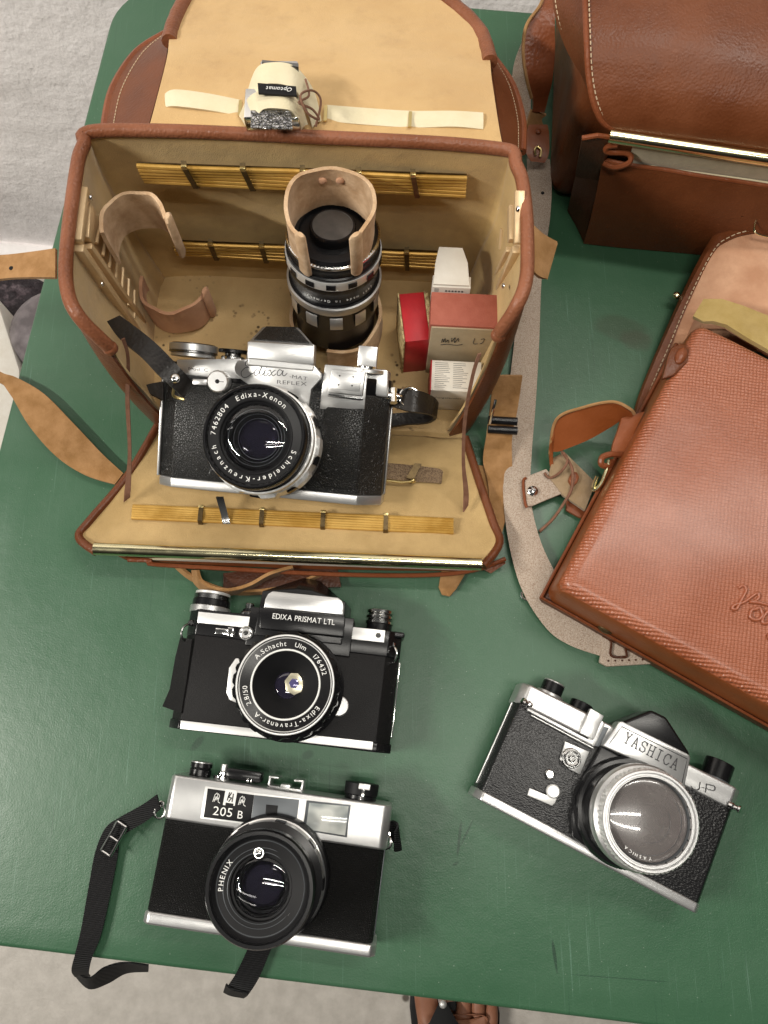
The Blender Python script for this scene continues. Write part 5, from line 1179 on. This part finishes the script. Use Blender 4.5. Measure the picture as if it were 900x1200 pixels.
# hanging strap at its left side
zz = .03
b = MB(); b.sheet(strap([(602, 165, .004, 622, 165, .006), (599, 120, .006, 622, 120, .010), (602, 80, .012, 624, 80, .018), (612, 48, .03, 634, 48, .034), (630, 16, .055, 646, 14, .058), (650, -6, .075, 656, -6, .078)]), .0024); b.build('strap', 'strap_suede', T)
b = MB(); b.sheet(strap([(640, -14, .09, 656, -14, .09), (634, 8, .095, 652, 2, .095), (618, 30, .090, 650, 26, .092), (614, 60, .080, 650, 60, .080), (618, 92, .068, 647, 92, .066), (624, 115, .054, 641, 116, .050), (624, 130, .044, 638, 132, .044)]), .0026)
sb_ = b.build('strap', 'redleather', T)
b = MB(); b.tube(crom([P(640, -10, .092), P(632, 8, .097), P(617, 30, .093), P(613, 60, .083), P(617, 92, .070), P(623, 115, .056)], 5), .0013, 6); b.build('cut_edge', 'tan_strap', sb_)
b = MB(); b.sheet(strap([(622, 128, .044, 640, 134, .040), (616, 150, .036, 634, 140, .036), (615, 170, .028, 640, 160, .028), (620, 186, .02, 642, 180, .022)]), .0026); b.build('strap', 'tan_strap', T)
b = MB(); b.sheet(strap([(620, 147, .040, 641, 147, .040), (616, 158, .038, 643, 158, .038), (616, 178, .032, 643, 180, .032), (622, 189, .028, 638, 191, .028)]), .0026); tb = b.build('strap_tab', 'case_side', T)
b = MB(); b.dome(.0022, P(631, 154, .0405), .0012); b.build('eyelet', 'redleather', tb)
b = MB(); b.tube(crom([P(628, 182, .034), P(627, 176, .036), P(630, 172, .037), P(634, 176, .036), P(633, 184, .034)], 5), .0009, 6); b.build('buckle_pin', 'goldclip', tb)
b = MB(); rws = strap([(618, 185, .010, 644, 188, .014), (618, 220, .008, 646, 222, .010), (616, 260, .006, 643, 262, .006), (612, 320, .004, 634, 325, .004), (603, 400, .004, 631, 400, .004), (595, 470, .004, 627, 472, .004), (590, 530, .004, 622, 535, .004),
    (590, 585, .005, 621, 585, .005), (597, 640, .005, 632, 633, .005), (612, 692, .005, 650, 672, .006), (640, 736, .004, 666, 700, .007), (668, 756, .004, 690, 722, .007), (706, 769, .004, 715, 738, .006)], cross=4, sag=.0015)
b.sheet(rws, .003, edge='tan_strap') if False else b.sheet(rws, .003); b.build('shoulder_strap', 'strap_suede', T)
b = MB(); b.dome(.0014, P(636, 226, .0115), .0003, (0, 0, 1), 12); b.build('strap_hole', 'mattblack', T)
b = MB(); b.extr([tuple(P(x, y, .009)[:2]) for x, y in [(703, 738), (706, 760), (703, 776), (712, 781), (798, 776), (790, 745), (740, 725)]], .0045, .0085, 'z', .0008); pad = b.build('strap_pad', 'strap_suede', T)
b = MB()
for k in range(11): b.dome(.0007, P(713+k*8, 774.5-k*.3, .0088), .0002, (0, 0, 1), 8)
b.build('stitch_holes', 'darkleather', pad)
b = MB(); b.tube(crom([P(706, 745, .0095), P(716, 752, .0095), P(716, 768, .0095), P(732, 770, .0095), P(734, 765, .0095), P(726, 738, .0095)], 5), .0009, 6); b.build('slot_edge', 'darkleather', pad)
b = MB(); b.tube(crom([P(611, 694, .003), P(612, 700, .003), P(617, 703, .003), P(621, 699, .003)], 5), .0010, 8); b.build('buckle_pin', 'chrome', T)

# ================================================================== CASE, right
hT = .058
TL, BL, BR = P(820, 378, hT), P(657, 686, hT), P(900, 822, hT)
u = (BR-BL).normalized(); v = (TL-BL).normalized()
M = Matrix.Translation(Vector(((TL+BR)/2).to_tuple()[:2]+(0,)))@Matrix.Rotation(rad(-9), 4, 'Z')
T = thing('leather_case', 'red-brown cross-grained leather case lying open at the right edge', 'leather case', M)
W_ = .225
c4 = [BL, BL+u*W_, TL+u*(W_-.012), TL]
def ex(d): # grow outline by d
    c = sum(c4, Vector())/4
    return [tuple((p+((p-c).normalized())*d*1.3)[:2]) for p in c4]
# padded top face with rounded edge
R_ = .0080; Lu, Lv = W_, (TL-BL).length
drops = [(0, .036), (0, .022), (0, .010)]+[(R_-R_*math.cos(rad(a)), 0) for a in (12, 25, 38, 50, 62, 75, 90)]
def axis1(L_):
    a = [(d/L_, d, e) for d, e in drops]; n = 44
    mid = [(R_/L_+(1-2*R_/L_)*k/n, 9, 0) for k in range(1, n)]
    return a+mid+[(1-t, d, e) for t, d, e in reversed(a)]
L4 = [Vector(p+(0,)) for p in ex(.0012)]
rws = []
for (c, dc, ec) in axis1(Lv):
    r = []
    for (a, da, ea) in axis1(Lu):
        p = (L4[0].lerp(L4[1], a)).lerp(L4[3].lerp(L4[2], a), c)
        qx, qy = max(R_-da, 0), max(R_-dc, 0)
        if qx > 0 and qy > 0:   # rounded vertical corner
            q = math.hypot(qx, qy)
            if q > R_: p = p+(L4[0].lerp(L4[2], .5)-p).normalized()*(q-R_)*1.0; q = R_
        else: q = max(qx, qy)
        z = hT-R_+math.sqrt(max(R_*R_-q*q, 0))-max(ea, ec)+.0035*math.sin(math.pi*a)*math.sin(math.pi*c)+mnoise.noise(p*22)*.0008
        r.append(Vector((p.x, p.y, z)))
    rws.append(r)
b = MB(); b.m('crossgrain').sheet(rws, .0012)
A_, B_ = len(rws), len(rws[0]); b.m('case_side'); q = 0
for i in range(A_-1):
    for j in range(B_-1):
        if min(i, j, A_-2-i, B_-2-j) < 4: b.mi[q] = b.mi[q+1] = b.cur
        q += 2
fc_ = b.build('padded_face', None, T, ang=80)
b = MB(); b.extr(ex(.0035), .001, .018, 'z', .003, 3); b.build('base_shell', 'darkleather', T)
b = MB(); pp = [Vector(p+(.0185,)) for p in ex(.0036)]; b.tube([pp[3], pp[0], pp[1], pp[2]], .0016, 8); b.build('base_edge', 'redleather', T)
# embossed script on the face
b = MB(); k1 = P(856, 712, hT+.0028); dirr = (P(900, 733, hT)-P(856, 712, hT)).normalized(); rr = math.atan2(dirr.y, dirr.x)
def fx(a, c): X = a*.036; Y = c*.036; return (k1.x+X*math.cos(rr)-Y*math.sin(rr), k1.y+X*math.sin(rr)+Y*math.cos(rr))
EM = [sm([(0, .38), (.06, .46), (.14, .42), (.12, .2), (.10, .02), (.03, .0), (.05, .08), (.18, .2), (.32, .44), (.38, .40), (.34, .30), (.26, .24), (.40, .30), (.6, .34), (.9, .36), (1.3, .36)]),
      sm([(.42, .18), (.34, .12), (.36, .0), (.48, .0), (.54, .12), (.46, .22), (.38, .16)]), sm([(.60, .24), (.56, .08), (.60, .0), (.68, .06), (.72, .16)]), sm([(.62, .34), (.63, .36)]),
      sm([(.90, .20), (.80, .22), (.74, .10), (.80, .0), (.90, .08), (.92, .20), (.88, -.12), (.78, -.20), (.76, -.12), (.94, .02), (1.04, .10)]),
      sm([(1.12, .40), (1.06, .08), (1.12, .0), (1.2, .06), (1.30, .40), (1.24, .06), (1.30, .0), (1.38, .10)])]
for pl in EM:
    pts = [Vector((*fx(*p), hT+.0030)) for p in pl]; b.tube(pts, .00115, 8)
b.build('embossed_script', 'emboss', fc_, ang=60)
# corner snap
b = MB(); b.extr([tuple(P(x, y, .059)[:2]) for x, y in [(776, 444), (782, 418), (786, 408), (798, 402), (808, 408), (806, 424), (790, 440)]], .0555, .0595, 'z', .001); tbx = b.build('snap_tab', 'leather', T)
b = MB(); p = P(798, 417, .0600); b.dome(.0055, p, .0022, (0, 0, 1), 28); b.v = [(p.x+(x-p.x)*.75+(y-p.y)*.35, p.y+(y-p.y)*1.15, z) for x, y, z in b.v]; b.build('snap_button', 'redleather', tbx)
# open lid lying behind: pink suede inside, stitched rim
lo = crom([P(744, 492, .006), P(752, 462, .008), P(778, 400, .012), P(806, 340, .018), P(832, 292, .026), P(848, 276, .032), P(880, 266, .036), P(960, 262, .038)], 6)
li = crom([P(752, 497, .006), P(770, 462, .008), P(800, 415, .012), P(830, 400, .016), P(850, 400, .020), P(880, 410, .020), P(930, 420, .02), P(990, 440, .02)], 6)
b = MB(); b.sheet([[a_.lerp(c_, t)+Vector((0, 0, mnoise.noise(a_.lerp(c_, t)*30)*.002)) for t in [k/8 for k in range(9)]]+[] for a_, c_ in zip(lo, li)], .002); ldc = b.build('lid', 'pinkhide', T, ang=60)
b = MB(); b.sheet([[a_.lerp(c_, -.06)-Vector((0, 0, .003)), a_.lerp(c_, .0)+Vector((0, 0, .0012)), a_+(c_-a_).normalized()*.0065+Vector((0, 0, .0018))] for a_, c_ in zip(lo, li)], .0018); rmm = b.build('lid_rim', 'leather', ldc)
stitches(resample([a_+(c_-a_).normalized()*.0045+Vector((0, 0, .0030)) for a_, c_ in zip(lo, li)], .0042), rmm)
b = MB(); b.sheet([[P(800, 405, .014), P(824, 350, .018), P(850, 352, .022), P(900, 378, .024), P(990, 420, .024)], [P(790, 440, .02), P(822, 385, .03), P(850, 385, .035), P(900, 418, .035), P(990, 460, .035)]], .001); b.build('case_opening', 'pinkhide', T)
b = MB(); b.sheet([[P(812, 372, .050), P(824, 352, .051), P(845, 352, .053), P(870, 360, .053), P(900, 372, .053), P(990, 410, .053)], [P(824, 378, .052), P(835, 378, .054), P(850, 382, .055), P(872, 396, .055), P(900, 412, .055), P(990, 455, .055)]], .0035); b.build('padded_band', 'olive', T)
b = MB(); b.tube(crom([P(828, 380, .056), P(850, 386, .057), P(874, 398, .057), P(900, 411, .056)], 5), .0016, 6); b.build('inner_shadow_gap', 'mattblack', T) if False else None
b = MB(); b.dome(.003, P(793, 346, .012), .002); b.dome(.0025, P(730, 0, .01), .001) if False else None; b.build('lid_stud', 'brass', ldc)
b = MB(); b.dome(.0075, P(713, 730, .022), .004); b.build('ball_stud', 'bronze', T)
# straps and ring at its left side
S5 = lambda u_, v_: (600+u_/5, 440+v_/5)
def s5(a, za, c, zc): return (*S5(*a), za, *S5(*c), zc)
b = MB(); b.sheet(strap([s5((225, 470), .012, (240, 600), .006), s5((232, 380), .026, (232, 455), .016), s5((262, 262), .036, (285, 438), .020), s5((420, 190), .044, (440, 375), .026), s5((590, 158), .046, (570, 300), .030), s5((680, 195), .044, (650, 248), .034), s5((715, 225), .040, (700, 240), .036)]), .0026); hs = b.build('handle_strap', 'case_side', T, ang=60)
b = MB(); b.tube(crom([P(*S5(x, y), z) for x, y, z in ((222, 460, .016), (260, 258, .038), (420, 186, .046), (590, 154, .048), (690, 195, .046), (716, 226, .041))], 6), .0011, 6); b.build('cut_edge', 'tan_strap', hs)
b = MB(); b.sheet(strap([s5((640, 250), .036, (775, 212), .036), s5((615, 330), .034, (730, 300), .034), s5((590, 400), .032, (690, 390), .032), s5((580, 460), .030, (655, 462), .030)]), .0026); b.build('strap_end', 'case_side', T)
b = MB(); b.tube(crom([P(*S5(x, y), z) for x, y, z in ((570, 495, .034), (560, 540, .032), (530, 620, .026), (500, 660, .022), (478, 670, .020), (480, 640, .022), (500, 590, .026))], 6), .0014, 8); b.build('wire_ring', 'brass', T)
b = MB(); b.tube(crom([P(*S5(x, y), z) for x, y, z in ((650, 465, .032), (580, 462, .036), (530, 480, .036), (524, 520, .034), (560, 530, .032), (585, 500, .030))], 6), .0022, 8); b.build('strap_fold', 'redleather', T)
b = MB(); b.extr([tuple(P(*S5(x, y), .012)[:2]) for x, y in ((240, 480), (310, 445), (345, 480), (492, 625), (430, 790), (300, 700), (215, 590))], .008, .0115, 'z', .0006); sp5 = b.build('suede_tab', 'tabsuede', T)
for nm, mt2, cs5 in (('suede_tab', 'strap_suede', ((60, 625), (80, 600), (195, 555), (310, 690), (200, 735), (118, 770), (85, 775), (75, 750))),):
    b = MB(); b.extr([tuple(P(*S5(*q), .007)[:2]) for q in cs5], .0078, .0104, 'z', .0006); g5 = b.build(nm, mt2, T)
b = MB(); b.tube(crom([P(*S5(x, y), .0105) for x, y in ((82, 600), (66, 625), (76, 740), (88, 774))], 5), .0011, 6); b.build('cut_edge', 'redleather', g5)
b = MB(); b.lathe([(.0001, .0032), (.0022, .0028), (.0038, .0016), (.0042, 0)], P(*S5(120, 680), .0105), (0, 0, 1), 28); b.build('stud', 'chrome', g5)
b = MB(); b.extr([tuple(P(*S5(x, y), .010)[:2]) for x, y in ((322, 620), (345, 572), (375, 575), (388, 605), (375, 640), (345, 665))], .010, .0145, 'z', .0014); kn = b.build('knot', 'redleather', T)
b = MB(); b.tube(crom([P(*S5(x, y), z) for x, y, z in ((290, 445, .02), (330, 500, .016), (355, 560, .016), (350, 660, .014), (310, 740, .010), (240, 840, .006), (160, 915, .003))], 6), [.0011]*37, 7); b.tube(crom([P(*S5(x, y), z) for x, y, z in ((300, 450, .02), (325, 500, .018), (290, 560, .016), (225, 600, .012), (190, 570, .012))], 6), .0010, 7); b.build('lace', 'lace', kn)
b = MB(); b.extr([tuple(P(*S5(x, y), .004)[:2]) for x, y in ((320, 720), (430, 790), (410, 835), (395, 835), (315, 790))], .002, .005, 'z', .0006); b.build('strap_tip', 'redleather', T)

# ================================================================== FOOT of the person standing at the table
fz = FLOOR
fc = P(522, 1177, fz+.058); ang = rad(2)
T = thing('person', 'bare foot of a person in a black sandal, below the front table edge', 'person', Matrix.Translation(Vector((fc.x+.014*1.2, fc.y-.082*1.2, fz)))@Matrix.Rotation(ang, 4, 'Z'))
T.scale = (1.2, 1.2, 1.); bpy.context.view_layer.update()
def skin_mesh(name, verts, edges, radii, mt2, parent, root=0, sub=2):
    me = bpy.data.meshes.new(name); me.from_pydata(verts, edges, []); o = bpy.data.objects.new(name, me); col.objects.link(o); o.parent = parent
    md = o.modifiers.new('skin', 'SKIN'); 
    for i, r in enumerate(radii): me.skin_vertices[0].data[i].radius = r if isinstance(r, tuple) else (r, r)
    me.skin_vertices[0].data[root].use_root = True
    md.use_smooth_shade = True; s_m = o.modifiers.new('sub', 'SUBSURF'); s_m.levels = s_m.render_levels = sub
    me.materials.append(Mt[mt2]); ROOT[o.name] = ROOT[parent.name]; return o
V = [(0, -.14, .055), (0, -.08, .060), (0, -.02, .052), (0, .035, .034), (0, .065, .026)]; E2 = [(0, 1), (1, 2), (2, 3), (3, 4)]
Rr = [(.034, .045), (.036, .042), (.044, .034), (.050, .022), (.046, .018)]
toes = [(-.034, .122, .0145), (-.006, .122, .0100), (.013, .110, .0092), (.030, .094, .0088), (.045, .074, .0085)]
for x, y, r in toes:
    i = len(V); V += [(x*.9, .062-max(x, 0)*.5, .026), (x, y*.6+.025-max(x, 0)*.2, .028), (x*1.02, y, .018)]; E2 += [(3, i), (i, i+1), (i+1, i+2)]; Rr += [r*1.1, r, r*.95]
i = len(V); V += [(0, -.165, .12), (.0, -.20, .24), (0, -.22, .38), (0, -.23, .50)]; E2 += [(0, i), (i, i+1), (i+1, i+2), (i+2, i+3)]; Rr += [.038, .045, .058, .060]
body = skin_mesh('body', V, E2, Rr, 'skin', T, 1)
b = MB(1.); b.k = .9999999; b.extr([(-.045, .125), (-.052, .07), (-.045, -.03), (-.038, -.15), (-.02, -.185), (.02, -.185), (.038, -.15), (.048, -.03), (.056, .06), (.050, .10), (.02, .135), (-.02, .142)], .002, .018, 'z', .003); sd = b.build('sandal', 'mattblack', T)
b = MB(); b.k = .9999999
def rowv(xl, xr, y, z, e): return [Vector((xl+(xr-xl)*t, y, z-e*(2*t-1)**2)) for t in [k/6 for k in range(7)]]
b.sheet([rowv(-.018, -.010, .084, .054, 0), rowv(-.030, .0, .066, .060, .001), rowv(-.050, .014, .045, .066, .006), rowv(-.060, .030, .015, .072, .016), rowv(-.060, .046, -.03, .080, .034)], .004); b.build('sandal_strap', 'mattblack', sd)
b = MB(); b.k = .9999999; b.dome(.0045, Vector((-.014, .082, .056)), .004); b.build('sandal_stud', 'whitesatin', sd)
for x, y, r in toes:
    b = MB(); b.k = .9999999; b.dome(r*.62, Vector((x*1.02, y+.003, .018+r*.8)), .0015, (0, .35, 1), 14); b.build('toenail', 'nail', body)
